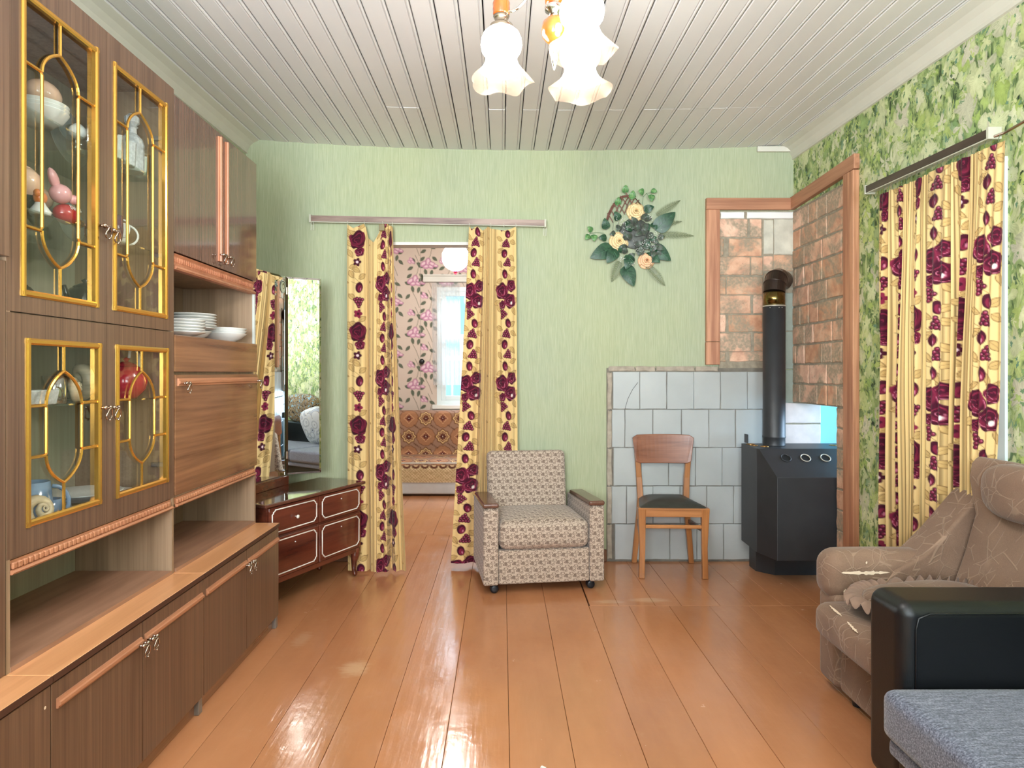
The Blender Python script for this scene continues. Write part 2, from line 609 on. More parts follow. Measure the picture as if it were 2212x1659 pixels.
def wallpaper_leaf():
    "photo-print paper of overlapping pale leaves and petals over dark green"
    m, nt, b = mk('leafy_wallpaper'); setp(b, 0.7, 0, 0.3)
    base = coords(nt, (1, 1, .8))
    wob = noise(nt, base, 9, 2)
    off = nd(nt, 'ShaderNodeVectorMath', {0: wob.outputs['Color'], 1: (0.5, 0.5, 0.5)}, operation='SUBTRACT')
    offs = nd(nt, 'ShaderNodeVectorMath', {0: off.outputs[0], 'Scale': 0.10}, operation='SCALE')
    vec = nd(nt, 'ShaderNodeVectorMath', {0: base, 1: offs.outputs[0]}, operation='ADD').outputs[0]

    def layer(scale, stops, rad, shift, edge=0.12):
        v = nd(nt, 'ShaderNodeVectorMath', {0: vec, 1: shift}, operation='ADD').outputs[0]
        vo = nd(nt, 'ShaderNodeTexVoronoi', {'Vector': v, 'Scale': scale, 'Randomness': 1.0})
        sep = nd(nt, 'ShaderNodeSeparateColor', {0: vo.outputs['Color']})
        d = vo.outputs['Distance']
        # petal outline: angle dependent lobes
        loc = nd(nt, 'ShaderNodeVectorMath', {0: v, 'Scale': scale}, operation='SCALE').outputs[0]
        dv = nd(nt, 'ShaderNodeVectorMath', {0: loc, 1: nd(nt, 'ShaderNodeVectorMath', {0: vo.outputs['Position'], 'Scale': scale}, operation='SCALE').outputs[0]}, operation='SUBTRACT').outputs[0]
        sx = nd(nt, 'ShaderNodeSeparateXYZ', {0: dv})
        ang = mth(nt, 'ARCTAN2', sx.outputs[1], sx.outputs[2])
        lob = mth(nt, 'SINE', mth(nt, 'MULTIPLY_ADD', sep.outputs[1], 20.0, mth(nt, 'MULTIPLY', ang, 5.0)))
        rr = mth(nt, 'MULTIPLY_ADD', lob, rad * .22, mth(nt, 'MULTIPLY_ADD', sep.outputs[2], rad * .5, rad * .7))
        mask = nd(nt, 'ShaderNodeMapRange', {'Value': mth(nt, 'SUBTRACT', rr, d), 1: 0.0, 2: 0.05}).outputs[0]
        tone = ramp(nt, sep.outputs[0], stops, 'LINEAR')
        vein = mth(nt, 'SINE', mth(nt, 'MULTIPLY', ang, 23.0))
        k = mth(nt, 'MULTIPLY_ADD', vein, 0.07, mth(nt, 'MULTIPLY_ADD', d, -0.65, 1.18))
        tone = nd(nt, 'ShaderNodeHueSaturation', {'Color': tone, 'Value': k}).outputs[0]
        return mask, tone
    dk = noise(nt, coords(nt, (1, 1, .35)), 26, 4, .6, 1.0)
    col = ramp(nt, dk.outputs[0], [(0.34, C(40, 54, 38)), (0.43, C(96, 118, 72)), (0.54, C(150, 168, 108)), (0.68, C(188, 196, 144))])
    for args in ((24, [(0, C(92, 116, 84)), (.4, C(142, 166, 92)), (.7, C(176, 190, 122)), (1, C(118, 146, 118))], .50, (3.1, 1.7, .4)),
                 (14, [(0, C(158, 178, 98)), (.35, C(190, 198, 136)), (.7, C(204, 206, 170)), (1, C(140, 166, 100))], .50, (0, 0, 0)),
                 (8.0, [(0, C(196, 192, 168)), (.4, C(206, 206, 172)), (.6, C(176, 192, 122)), (1, C(188, 186, 162))], .44, (7.3, 2.2, 5.0)),
                 (19, [(0, C(182, 194, 118)), (.5, C(156, 178, 98)), (1, C(202, 204, 164))], .34, (1.3, 9.2, 2.0)),
                 (5.6, [(0, C(202, 198, 176)), (.5, C(196, 204, 150)), (1, C(186, 184, 158))], .30, (2.3, 4.2, 7.0)),
                 (30, [(0, C(60, 84, 62)), (.5, C(120, 146, 90)), (1, C(96, 130, 110))], .26, (5.3, .2, 3.0))):
        mk_, tn = layer(*args)
        col = mix(nt, mk_, col, tn)
    fine = noise(nt, coords(nt, (1, 1, 1)), 60, 3)
    col = mix(nt, 0.25, col, fine.outputs[0], 'OVERLAY')
    nt.links.new(col, b.inputs['Base Color'])
    return m


def floor_paint():
    m, nt, b = mk('glossy_brown_floor_paint'); setp(b, 0.16, 0, 0.5, 0.1)
    oi = nt.nodes.new('ShaderNodeObjectInfo')
    n = noise(nt, coords(nt, (2.2, .7, 1)), 1.0, 5, 0.6)
    n2 = noise(nt, coords(nt, (1, 1, 1)), 7, 6, 0.65)
    c = ramp(nt, n.outputs[0], [(0.3, C(174, 115, 77)), (0.7, C(197, 136, 94))])
    c = nd(nt, 'ShaderNodeHueSaturation', {'Color': c, 'Value': mth(nt, 'MULTIPLY_ADD', oi.outputs['Random'], .10, .95)}).outputs[0]
    wear = ramp(nt, n2.outputs[0], [(0.60, (0, 0, 0, 1)), (0.78, (.30, .30, .30, 1))])
    c = mix(nt, wear, c, C(192, 146, 108))
    sp = noise(nt, coords(nt, (1, 1, 1)), 130, 1)
    specks = ramp(nt, sp.outputs[0], [(0.80, (0, 0, 0, 1)), (0.83, (.6, .6, .6, 1))])
    c = mix(nt, specks, c, C(214, 190, 160))
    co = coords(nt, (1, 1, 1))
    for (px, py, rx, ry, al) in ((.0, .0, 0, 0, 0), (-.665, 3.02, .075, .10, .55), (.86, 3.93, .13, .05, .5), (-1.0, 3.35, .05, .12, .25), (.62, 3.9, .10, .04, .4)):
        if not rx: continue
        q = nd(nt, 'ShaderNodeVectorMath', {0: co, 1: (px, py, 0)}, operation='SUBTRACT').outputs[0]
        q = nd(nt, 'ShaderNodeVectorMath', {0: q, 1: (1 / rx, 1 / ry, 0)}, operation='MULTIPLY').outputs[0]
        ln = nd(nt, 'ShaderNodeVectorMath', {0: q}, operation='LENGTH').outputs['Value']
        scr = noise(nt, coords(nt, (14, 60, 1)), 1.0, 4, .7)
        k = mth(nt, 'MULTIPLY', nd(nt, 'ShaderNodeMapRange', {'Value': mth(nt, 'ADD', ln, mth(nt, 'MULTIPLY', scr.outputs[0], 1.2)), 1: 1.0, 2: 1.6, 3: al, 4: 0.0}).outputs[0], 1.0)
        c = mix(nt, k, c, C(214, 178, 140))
    nt.links.new(c, b.inputs['Base Color'])
    r = ramp(nt, n2.outputs[0], [(0.35, (.12, .12, .12, 1)), (0.75, (.30, .30, .30, 1))])
    nt.links.new(r, b.inputs['Roughness'])
    w1 = noise(nt, coords(nt, (30, 2.5, 1)), 1.0, 3)
    h = mth(nt, 'ADD', w1.outputs[0], mth(nt, 'MULTIPLY', noise(nt, coords(nt, (1, 1, 1)), 22, 3).outputs[0], .6))
    bump(nt, b, h, 0.5, 0.0028)
    return m


def ceiling_paint():
    m, nt, b = mk('grey_beige_ceiling_paint'); setp(b, 0.42, 0, 0.4)
    n = noise(nt, coords(nt, (1.5, 1.5, 1.5)), 1, 4)
    oi = nt.nodes.new('ShaderNodeObjectInfo')
    c = ramp(nt, n.outputs[0], [(0.3, C(218, 216, 214)), (0.7, C(226, 223, 220))])
    c = nd(nt, 'ShaderNodeHueSaturation', {'Color': c, 'Value': mth(nt, 'MULTIPLY_ADD', oi.outputs['Random'], .05, .975)}).outputs[0]
    nt.links.new(c, b.inputs['Base Color'])
    bump(nt, b, noise(nt, coords(nt, (60, 4, 60)), 1, 3).outputs[0], .12, .001)
    return m


def brick_mat():
    m, nt, b = mk('smeared_red_brick'); setp(b, 0.92, 0, 0.15)
    oi = nt.nodes.new('ShaderNodeObjectInfo')
    g = nt.nodes.new('ShaderNodeNewGeometry')
    n = noise(nt, g.outputs['Position'], 14, 5, .6)
    n2 = noise(nt, g.outputs['Position'], 4.2, 4, .6, .6)
    c = ramp(nt, n.outputs[0], [(0.3, C(196, 142, 112)), (0.55, C(222, 172, 138)), (0.75, C(230, 192, 160))])
    c = nd(nt, 'ShaderNodeHueSaturation', {'Color': c, 'Value': mth(nt, 'MULTIPLY_ADD', oi.outputs['Random'], .24, .86), 'Saturation': mth(nt, 'MULTIPLY_ADD', oi.outputs['Random'], -.2, 1.0)}).outputs[0]
    sm = ramp(nt, n2.outputs[0], [(0.45, (0, 0, 0, 1)), (0.54, (.95, .95, .95, 1))])
    fine = ramp(nt, noise(nt, g.outputs['Position'], 60, 4).outputs[0], [(.35, (.45, .45, .45, 1)), (.6, (1, 1, 1, 1))])
    c = mix(nt, mth(nt, 'MULTIPLY', sm, fine), c, C(156, 144, 124))
    pit = noise(nt, g.outputs['Position'], 150, 2)
    c = mix(nt, ramp(nt, pit.outputs[0], [(.70, (0, 0, 0, 1)), (.74, (.7, .7, .7, 1))]), c, C(110, 70, 54))
    nt.links.new(c, b.inputs['Base Color'])
    bump(nt, b, mth(nt, 'ADD', n.outputs[0], mth(nt, 'MULTIPLY', pit.outputs[0], .4)), .5, .004)
    return m


M_green = wallpaper_green()
M_leaf = wallpaper_leaf()
M_floor = floor_paint()
M_ceil = ceiling_paint()
M_brick = brick_mat()
M_mortar = plain('grey_mortar', (148, 138, 120), .95, var=.22, scale=(1, 1, 1), ns=30, bmp=.6)
M_tile = plain('glazed_white_tile', (170, 173, 171), .38, var=.05, scale=(1, 1, 1), ns=5, randv=.045, bmp=.03)
M_tiledge = plain('crumbling_tile_edge', (164, 152, 136), .8, var=.2, scale=(1, 1, 1), ns=25, bmp=.5)
M_whitepaint = plain('old_white_paint', (208, 204, 196), .5, var=.06)
M_cove = plain('cove_paint', (206, 202, 188), .55, var=.03)
M_chipped = plain('chipped_white_block', (196, 192, 176), .8, var=.2, scale=(1, 1, 1), ns=12, bmp=.3)
M_greenblock = plain('grey_green_block', (150, 158, 146), .7, var=.07, scale=(1, 1, 1), ns=20, bmp=.1)
M_pine = wood('varnished_pine_board', (162, 108, 80), (200, 146, 112), .5, 'z', grain=38, ring=1.6, contrast=2.0)
M_pine_h = wood('varnished_pine_board_cross', (150, 100, 74), (184, 132, 100), .5, 'x', grain=38, ring=1.6, contrast=1.8)
M_pine_y = wood('varnished_pine_board_deep', (150, 100, 74), (184, 132, 100), .5, 'y', grain=38, ring=1.6, contrast=1.3)
M_skirt = plain('brown_skirting_paint', (120, 80, 52), .4)
M_dark = plain('dark_gap', (22, 20, 18), .8, var=.02)
M_white = plain('white_enamel', (232, 232, 228), .35, var=.02)
M_beigewall = plain('plain_wall', (196, 190, 176), .8, var=.03)

YB, XL, XR, YF = 4.74, -1.81, 2.056, -1.6


def zc(x, y):
    k = .0175 if x < .35 else .0125
    return 2.897 + k * (x - .35) ** 2 + .019 * (y - YB)


# ------------------------------------------------------------------ floor
def build_floor():
    base = structure(MB().box(XL - .1, XR + .35, YF, 5.5, -.06, -.026).build('floor', M_dark))
    xs = [-.62 - .228 * k for k in range(6, 0, -1)] + [-.62, -.431, -.204, .025, .2476, .4936, .724]
    xs += [.724 + .228 * k for k in range(1, 8)]
    def board(x0, x1, y0, y1, parent=base):
        g = .0008
        dz = random.uniform(-.0012, .0)
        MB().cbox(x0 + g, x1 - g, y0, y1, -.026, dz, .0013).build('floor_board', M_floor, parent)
    for a, b in zip(xs[:-1], xs[1:]):
        if a > .45:
            board(a, b, YF, 3.83)
        else:
            board(a, b, YF, 5.5)
    x = .50
    k = 0
    ws = [.165, .21, .15, .22, .19, .17, .21, .2, .2]
    while x < 2.3:
        board(x, x + ws[k % 9], 3.833, 4.735); x += ws[k % 9]; k += 1
    # far room
    fb = structure(MB().box(-2.3, 2.6, 5.5, 8.15, -.06, -.026).build('floor', M_dark))
    x = -2.25
    while x < 2.5:
        board(x, x + .21, 5.503, 8.1, fb); x += .21
    return base


build_floor()


def build_ceiling():
    base = structure(MB().hexa([(XL - .1, YF, zc(XL, YF) + .03), (XR + .1, YF, zc(XR, YF) + .03), (XR + .1, YB + .1, zc(XR, YB) + .06), (XL - .1, YB + .1, zc(XL, YB) + .06),
                                (XL - .1, YF, 3.3), (XR + .1, YF, 3.3), (XR + .1, YB + .1, 3.3), (XL - .1, YB + .1, 3.3)]).build('ceiling', M_dark))
    p = .1017
    n = int((XR - XL) / p) + 1
    for i in range(n):
        x0 = XL + i * p; x1 = min(x0 + p, XR)
        if x1 - x0 < .02: continue
        xm = (x0 + x1) / 2
        spans = [(YF, YB)]
        if -.68 < xm < 1.6: spans = [(YF, 3.969 + random.uniform(-.002, .002)), (3.972, YB)]
        for a, b in spans:
            d = random.uniform(0, .0025)
            # profile: tongue gap, flat face, round bead at the right edge
            g = .0005 + (random.random() < .25) * .0014
            w_ = x1 - x0
            pr = [(g, .018), (g, .004), (g + .004, 0), (w_ - .022, 0), (w_ - .0195, .005), (w_ - .017, .001), (w_ - .0115, -.0015), (w_ - .006, .001), (w_ - .004, .006), (w_ - .004, .018)]
            vs = []
            for y in (a, b):
                for u, h in pr:
                    vs.append((x0 + u, y, zc(x0 + u, y) + h + d))
            m = len(pr)
            fs = [tuple(range(m)), tuple(range(2 * m - 1, m - 1, -1))]
            for k in range(m - 1): fs.append((k, k + 1, m + k + 1, m + k))
            fs.append((m - 1, 0, m, 2 * m - 1))
            MB().add(vs, fs).build('ceiling_board', M_ceil, base)
    # covings along both side walls
    for s, x in ((1, XL), (-1, XR)):
        q = []
        for i in range(5):
            a = math.pi / 2 * i / 4
            q.append((x + s * (.085 - .08 * math.sin(a)), -.105 + .1 * (1 - math.cos(a)) + .002))
        vs = []
        for y in (YF, YB):
            z0 = zc(x + s * .03, y)
            for u, h in [(x, .005), (x + s * .09, .005), (x + s * .09, -.006)] + [(x + s * .055, -.022), (x + s * .03, -.045), (x + s * .012, -.08), (x + s * .012, -.098), (x, -.1)]:
                vs.append((u, y, z0 + h))
        m = 8
        fs = [tuple(range(m)), tuple(range(2 * m - 1, m - 1, -1))] + [(k, (k + 1) % m, m + (k + 1) % m, m + k) for k in range(m)]
        structure(MB().add(vs, fs).build('trim_1' if s > 0 else 'trim_2', M_cove))


build_ceiling()

# ------------------------------------------------------------------ walls
DX0, DX1, DZ = -.93, -.09, 2.252          # doorway in the back wall
ZT = 3.12
bw = MB()
bw.box(XL - .1, DX0, YB, YB + .12, 0, ZT).box(DX0, DX1, YB, YB + .12, DZ, ZT).box(DX1, XR + .02, YB, YB + .12, 0, ZT)
structure(bw.build('wall_back', M_green))
structure(MB().box(XL - .12, XL, YF, YB, 0, ZT).build('wall_left', M_green))
# right wall with the window and the opening beside the stove
WY0, WY1, WZ0, WZ1 = 2.82, 3.50, .78, 2.12
HY, HZ = 4.11, 1.12
rw = MB()
T = .18
rw.box(XR, XR + T, YF, WY0, 0, ZT)
rw.box(XR, XR + T, WY0, WY1, 0, WZ0).box(XR, XR + T, WY0, WY1, WZ1, ZT).box(XR, XR + T, WY1, HY, 0, ZT).box(XR, XR + T, HY, YB, HZ, ZT)
structure(rw.build('wall_right', M_leaf))
fw = MB()
for a, b in ((XL - .12, -1.35), (-.15, .4), (1.6, XR + T)): fw.box(a, b, YF - .15, YF, 0, ZT)
for a, b in ((-1.35, -.15), (.4, 1.6)): fw.box(a, b, YF - .15, YF, 0, 1.0).box(a, b, YF - .15, YF, 2.5, ZT)
structure(fw.build('wall_front', M_green))

# skirting pieces
structure(MB().cbox(DX1 - .0, .7356, YB - .02, YB, 0, .085, .004).build('baseboard_back', M_skirt))
structure(MB().cbox(XL, DX0, YB - .02, YB, 0, .085, .004).build('baseboard_back', M_skirt))
# door lining
dl = MB().box(DX0, DX1, YB - .002, YB + .125, DZ - .02, DZ).box(DX0, DX0 + .02, YB - .002, YB + .125, 0, DZ - .02).box(DX1 - .02, DX1, YB - .002, YB + .125, 0, DZ - .02)
structure(dl.build('door_1', M_whitepaint))
# white board end at the ceiling corner
structure(MB().cbox(W(1634, 0, YB).x, XR, YB - .025, YB, 2.885, 2.922, .003).build('trim_3', M_cove))


# --- brick niche on the back wall
def xw(px): return (px - CX) * YB / F
def zw(py): return H - (py - CY) * YB / F


def niche_px(cx, cy): return xw(1500 + cx * .3497), zw(320 + cy * .3497)


def irregular_box(x0, x1, z0, z1, y_front, y_back, axis='y', j=.003):
    "brick or tile with slightly uneven outline; axis is the way it faces"
    r = lambda: random.uniform(-j, j)
    c = .004
    nx, nz = 4, 3
    ring = []
    for i in range(nx): ring.append((x0 + (x1 - x0) * i / nx + r() * .3, z0 + r()))
    for i in range(nz): ring.append((x1 + r(), z0 + (z1 - z0) * i / nz + r() * .3))
    for i in range(nx): ring.append((x1 - (x1 - x0) * i / nx, z1 + r()))
    for i in range(nz): ring.append((x0 + r(), z1 - (z1 - z0) * i / nz))
    n = len(ring); cx = (x0 + x1) / 2; cz = (z0 + z1) / 2
    s = 1 if y_back > y_front else -1
    vs = [(a, y_back, b) for a, b in ring] + [(a, y_front + s * c, b) for a, b in ring] + \
         [(a + (c if a < cx else -c), y_front, b + (c if b < cz else -c)) for a, b in ring]
    if axis == 'x': vs = [(y, a, b) for a, y, b in vs]
    fs = []
    for L in (0, 1):
        for k in range(n):
            k2 = (k + 1) % n; fs.append((L * n + k, L * n + k2, (L + 1) * n + k2, (L + 1) * n + k))
    fs.append(tuple(range(2 * n, 3 * n)))
    return MB().add(vs, fs)


BP = .010   # bricks stand this far proud of the wall line
x0, z1 = niche_px(148, 385); x1, z0 = niche_px(618, 1345)
brick_back = structure(MB().box(xw(1552), XR, YB - .007, YB + .005, zw(795), zw(457)).build('brick_niche_back', M_mortar))
rows = [(440, 550, [(152, 325), (340, 412)]), (560, 668, [(155, 178), (210, 412)]), (675, 785, [(152, 340), (347, 418)]), (795, 905, [(152, 190), (197, 418)]),
        (910, 1020, [(152, 345), (362, 418)]), (1030, 1135, [(152, 190), (208, 418)]), (1145, 1255, [(152, 345), (365, 424)]), (1260, 1318, [(152, 190), (215, 424)])]
for ya, yb, cs in rows:
    for a, b in cs:
        xa, zb = niche_px(a, yb); xb, za = niche_px(b, ya)
        irregular_box(xa, xb, zb, za, YB - BP - random.uniform(0, .003), YB - .004).build('brick', M_brick, brick_back)
for a, b, ya, yb, m_, nm in ((425, 485, 445, 655, M_chipped, 'painted_block'), (489, 615, 440, 658, M_chipped, 'painted_block'), (425, 481, 670, 760, M_brick, 'brick'), (487, 612, 662, 762, M_brick, 'brick'),
                         (430, 556, 775, 890, M_brick, 'brick'), (430, 556, 905, 1060, M_brick, 'brick'), (430, 556, 1075, 1230, M_brick, 'brick'),
                         (560, 622, 895, 1129, M_greenblock, 'painted_block'), (560, 622, 1134, 1365, M_greenblock, 'painted_block'), (560, 625, 1370, 1572, M_greenblock, 'painted_block'),
                         (160, 305, 396, 436, M_white, 'painted_strip'), (322, 612, 396, 436, M_white, 'painted_strip')):
    xa, zb = niche_px(a, yb); xb, za = niche_px(b, ya)
    irregular_box(xa, min(xb, XR - .003), zb, za, YB - BP - random.uniform(0, .003), YB - .004, j=.0015).build(nm, m_, brick_back)

# --- bricks of the right wall beside the stove
brick_right = structure(MB().box(XR - .006, XR + .004, 3.97, YB, HZ, zw(457)).box(XR - .006, XR + .004, 3.97, HY, 0, HZ).build('brick_niche_right', M_mortar))
pitch = .134
r_ = 0
z = HZ + .006
while z < 2.46:
    zt = min(z + pitch - .013, 2.47)
    y = YB - .006 - [.125, .25, .06, .19][r_ % 4]
    hi_ = YB - .006
    while hi_ > 3.985:
        lo = max(y, 3.975)
        if hi_ - lo > .02:
            irregular_box(lo + .006, hi_ - .006, z, zt, XR - BP - random.uniform(0, .003), XR - .003, 'x').build('brick', M_brick, brick_right)
        hi_ = y
        y -= random.choice((.25, .25, .125, .13))
    z += pitch; r_ += 1
for k in range(9):
    irregular_box(3.985, HY - .002, .006 + k * .124, .006 + k * .124 + .114, XR - BP, XR - .003, 'x').build('brick', M_brick, brick_right)
# jamb of the opening: brick ends
for k in range(9):
    irregular_box(XR - .006, XR + T - .005, .006 + k * .124, .006 + k * .124 + .114, HY + .008, HY, 'y').build('brick', M_brick, brick_right)

# --- pine casing round the niche
structure(MB().cbox(1.432, 1.527, YB - .034, YB - .001, 1.548, zw(455), .003).build('trim_4', M_pine))
structure(MB().cbox(1.430, 1.527, YB - .034, YB - .001, 1.386, 1.545, .003).build('trim_5', M_pine))
structure(MB().cbox(1.432, XR - .03, YB - .036, YB - .001, 2.474, 2.556, .003).build('trim_6', M_pine_h))
structure(MB().hexa([(XR - .034, 3.86, 2.505), (XR, 3.86, 2.505), (XR, YB - .002, 2.475), (XR - .034, YB - .002, 2.475), (XR - .034, 3.86, 2.592), (XR, 3.86, 2.592), (XR, YB - .002, 2.560), (XR - .034, YB - .002, 2.560)]).build('trim_7', M_pine_y, bevel=.003))
structure(MB().cbox(XR - .038, XR, 3.862, 3.978, 0, 2.50, .003).build('trim_8', M_pine))

# --- tiled stove wall
tile_wall = structure(MB().box(.7356, 1.985, YB - .010, YB + .002, 0, zw(795)).build('tiled_wall_back', plain('dark_tile_joint', (112, 106, 96), .9, var=.2, scale=(1, 1, 1), ns=20)))
TP = YB - .016


def tpx(cx, cy): return xw(1280 + cx * .3133), zw(760 + cy * .3133)


trow = [(138, 394, [137, 323, 508, 693, 877, 1062, 1247, 1320]), (398, 658, [130, 220, 413, 610, 797, 980, 1165, 1320]), (661, 921, [141, 330, 520, 705, 888, 1073, 1258, 1320]),
        (925, 1181, [128, 232, 413, 600, 783, 968, 1153, 1320]), (1185, 1428, [150, 340, 530, 715, 898, 1085, 1270, 1320])]
for ya, yb, cs in trow:
    for a, b in zip(cs[:-1], cs[1:]):
        xa, zb = tpx(a + 1.5, yb); xb, za = tpx(b - 1.5, ya)
        zb = max(zb, .004)
        irregular_box(xa, min(xb, 1.984), zb, za, TP - random.uniform(0, .004), YB - .006, j=.0014).build('tile', M_tile, tile_wall)
for a, b in ((110, 290), (296, 430), (436, 700), (706, 860)):
    xa, zb = tpx(a, 134); xb, za = tpx(b, 100)
    irregular_box(xa, xb, zb, za, TP + .002, YB - .006, j=.003).build('cap_tile', M_tiledge, tile_wall)
for ya, yb in ((142, 396), (405, 660), (668, 920), (930, 1180), (1190, 1425)):
    xa, zb = tpx(100, yb); xb, za = tpx(132, ya)
    irregular_box(xa, xb, max(zb, .004), za, TP + .003, YB - .006, j=.004).build('plaster_piece', M_tiledge, tile_wall)
MB().tube([W(1378, 826, YB - .0215), W(1366, 842, YB - .0215), W(1356, 862, YB - .0215), W(1350, 884, YB - .0215)], .0013, 4).build('crack', M_dark, tile_wall)
# back of the opening: light brick
M_lilac = plain('pale_brick', (214, 196, 190), .85, var=.08, scale=(1, 1, 1), ns=14, bmp=.3)
ob = structure(MB().box(1.985, XR + .19, YB - .004, YB + .1, .0, HZ + .02).build('brick_opening_back', M_mortar))
for z0_, z1_ in ((.79, .965), (.975, 1.118)):
    irregular_box(1.99, 2.243, z0_, z1_, YB - .012, YB - .002, j=.002).build('brick', M_lilac, ob)

# --- side room behind the opening (only its lit corner shows)
sr = MB().box(2.243, 4.2, 5.9, 6.0, 0, 2.6).box(4.1, 4.2, 5.35, 6, 0, 2.6).box(4.1, 4.2, 3.8, 5.35, 0, .5).box(4.1, 4.2, 3.8, 5.35, 1.9, 2.6).box(XR + T, 4.2, 3.5, 3.6, 0, 2.6).box(XR + T, 4.2, 3.5, 6, 2.6, 2.7).box(4.1, 4.2, 3.5, 3.8, 0, 2.6).box(2.15, 2.243, 4.86, 5.95, 0, 2.6)
M_cyan = plain('pale_blue_wall', (176, 222, 232), .8, var=.02)
structure(sr.build('side_room_walls', M_cyan))
structure(MB().box(XR + T, 4.2, 3.5, 6, -.05, -.002).build('side_room_floor', M_skirt))

# --- far room
M_ceil2 = plain('far_ceiling_paint', (214, 208, 198), .6, var=.02)
structure(MB().box(-2.3, 2.1, YB + .12, 8.2, 2.96, 3.05).build('ceiling_far_room', M_ceil2))
structure(MB().box(-2.4, -2.3, YB + .12, 8.2, 0, 3.0).build('wall_far_left', M_beigewall))
structure(MB().box(2.1, 2.14, YB + .12, 8.2, 0, 3.0).build('wall_far_right', M_beigewall))
# pink wallpaper wall round the far window
FY = 8.1
fx0, fx1, fz0, fz1 = W(944, 0, FY).x, .20, .945, 2.36


def far_print(S, T):
    Q = Print(S, T, L3(214, 196, 184)); Q.e = .006
    pink, lt, dk, grn, st = L3(206, 152, 178), L3(232, 202, 212), L3(158, 96, 132), L3(96, 104, 90), L3(128, 120, 100)
    per = .625
    def spray(cx, cy, fl=1):
        for k in range(6):
            y0 = cy - .31 + k * .105
            Q.line(cx + .05 * math.sin(k * 1.3), y0, cx + .05 * math.sin((k + 1) * 1.3), y0 + .105, .006, st, per)
        for dx, dy, r in ((-.09, .03, .4), (.09, .04, -.5), (-.07, -.06, -.7), (.08, -.06, .7), (-.03, .10, 1.3), (.04, .11, 1.8), (.09, .16, .8), (-.09, .19, 2.3), (.05, -.20, .5), (-.06, -.15, 2.6), (-.02, -.24, 1.2)):
            Q.leaf(cx + dx, cy + dy, .042, .02, r, grn, st, per)
        for dx, dy, r, s in ((-.045, .0, -.6, 1.), (.0, -.015, 1.57, 1.1), (.04, .005, .5, .95), (-.02, .03, -.2, .8), (.025, .03, .4, .7), (.075, .02, .2, .6)):
            Q.ellipse(cx + dx * 1.2, cy + dy * 1.2, .050 * s, .032 * s, r, dk, per)
            Q.ellipse(cx + dx * 1.2, cy + dy * 1.2, .046 * s, .028 * s, r, pink, per)
            Q.ellipse(cx + dx * 1.2, cy + dy * 1.2 - .006, .030 * s, .014 * s, r, lt, per)
        for dx, dy in ((-.05, -.26), (-.03, -.23), (-.07, -.23)):
            Q.ellipse(cx + dx, cy + dy, .030, .018, .8, pink, per); Q.ellipse(cx + dx, cy + dy, .016, .008, .8, lt, per)
    sx = lambda px: (px - CX) * FY / F
    sz = lambda py: 2.6 - (H - (py - CY) * FY / F)
    spray(sx(897), sz(607)); spray(sx(925), sz(682)); spray(sx(850), sz(650)); spray(sx(965), sz(607)); spray(sx(1000), sz(690))
    Q.line(sx(908), sz(500), sx(908), sz(900), .004, L3(170, 156, 146))
    return Q.col


M_pinkpaper = painted('pink_magnolia_wallpaper', .85, 0)
M_pinkplain = plain('pink_wallpaper_ground', (212, 194, 182), .85, var=.02)
fwm = MB().box(-2.4, fx0, FY, FY + .1, 0, 3.0).box(fx0, fx1, FY, FY + .1, 0, fz0).box(fx0, fx1, FY, FY + .1, fz1, 3.0).box(fx1, 2.14, FY, FY + .1, 0, 3.0)
far_wall = structure(fwm.build('wall_far', M_pinkplain))
for (xa, xb, za, zb) in ((-1.62, fx0 - .002, .7, 2.93), (fx0 - .002, .3, fz1 + .002, 2.93)):
    nu = int((xb - xa) / .007); nv = int((zb - za) / .007)
    S_, Z_ = np.meshgrid(np.linspace(xa, xb, nu), np.linspace(zb, za, nv))
    sheet('wallpaper_strip', np.stack([S_, np.full_like(S_, FY - .004), Z_], -1), far_print(S_, 2.6 - Z_), M_pinkpaper, far_wall, False)

# far window
M_frame = plain('white_window_paint', (226, 236, 238), .4, var=.02)
M_glass = pane_glass('window_glass', (.96, .98, 1.0), .04)
win = structure(MB().box(fx0, fx0 + .05, FY - .01, FY + .08, fz0, fz1).box(fx1 - .05, fx1, FY - .01, FY + .08, fz0, fz1).box(fx0 + .05, fx1 - .05, FY - .01, FY + .08, fz1 - .05, fz1)
                .box(fx0 + .05, fx1 - .05, FY - .01, FY + .08, fz0, fz0 + .05).build('window_1', M_frame))
wsx = [fx0 + .05, fx0 + .43, fx1 - .05]
for a, b in zip(wsx[:-1], wsx[1:]):
    s = MB()
    s.cbox(a, a + .055, FY + .01, FY + .06, fz0 + .05, fz1 - .05).cbox(b - .055, b, FY + .01, FY + .06, fz0 + .05, fz1 - .05)
    for z_ in (fz0 + .05, fz1 - .105, 1.74): s.cbox(a + .055, b - .055, FY + .01, FY + .06, z_, z_ + .055)
    sh = s.build('window_sash', M_frame, win)
    MB().box(a + .05, b - .05, FY + .033, FY + .037, fz0 + .1, 1.75).build('pane', M_glass, sh)
    MB().box(a + .05, b - .05, FY + .033, FY + .037, 1.79, fz1 - .1).build('pane', M_glass, sh)
structure(MB().cbox(fx0 - .05, fx1 + .05, FY - .09, FY + .06, fz0 - .05, fz0, .006).build('windowsill', M_white, win))
ap = MB().box(fx0 - .05, fx1 + .05, FY - .02, FY - .002, fz0 - .17, fz0 - .05); ap.build('apron_board', M_whitepaint, win)
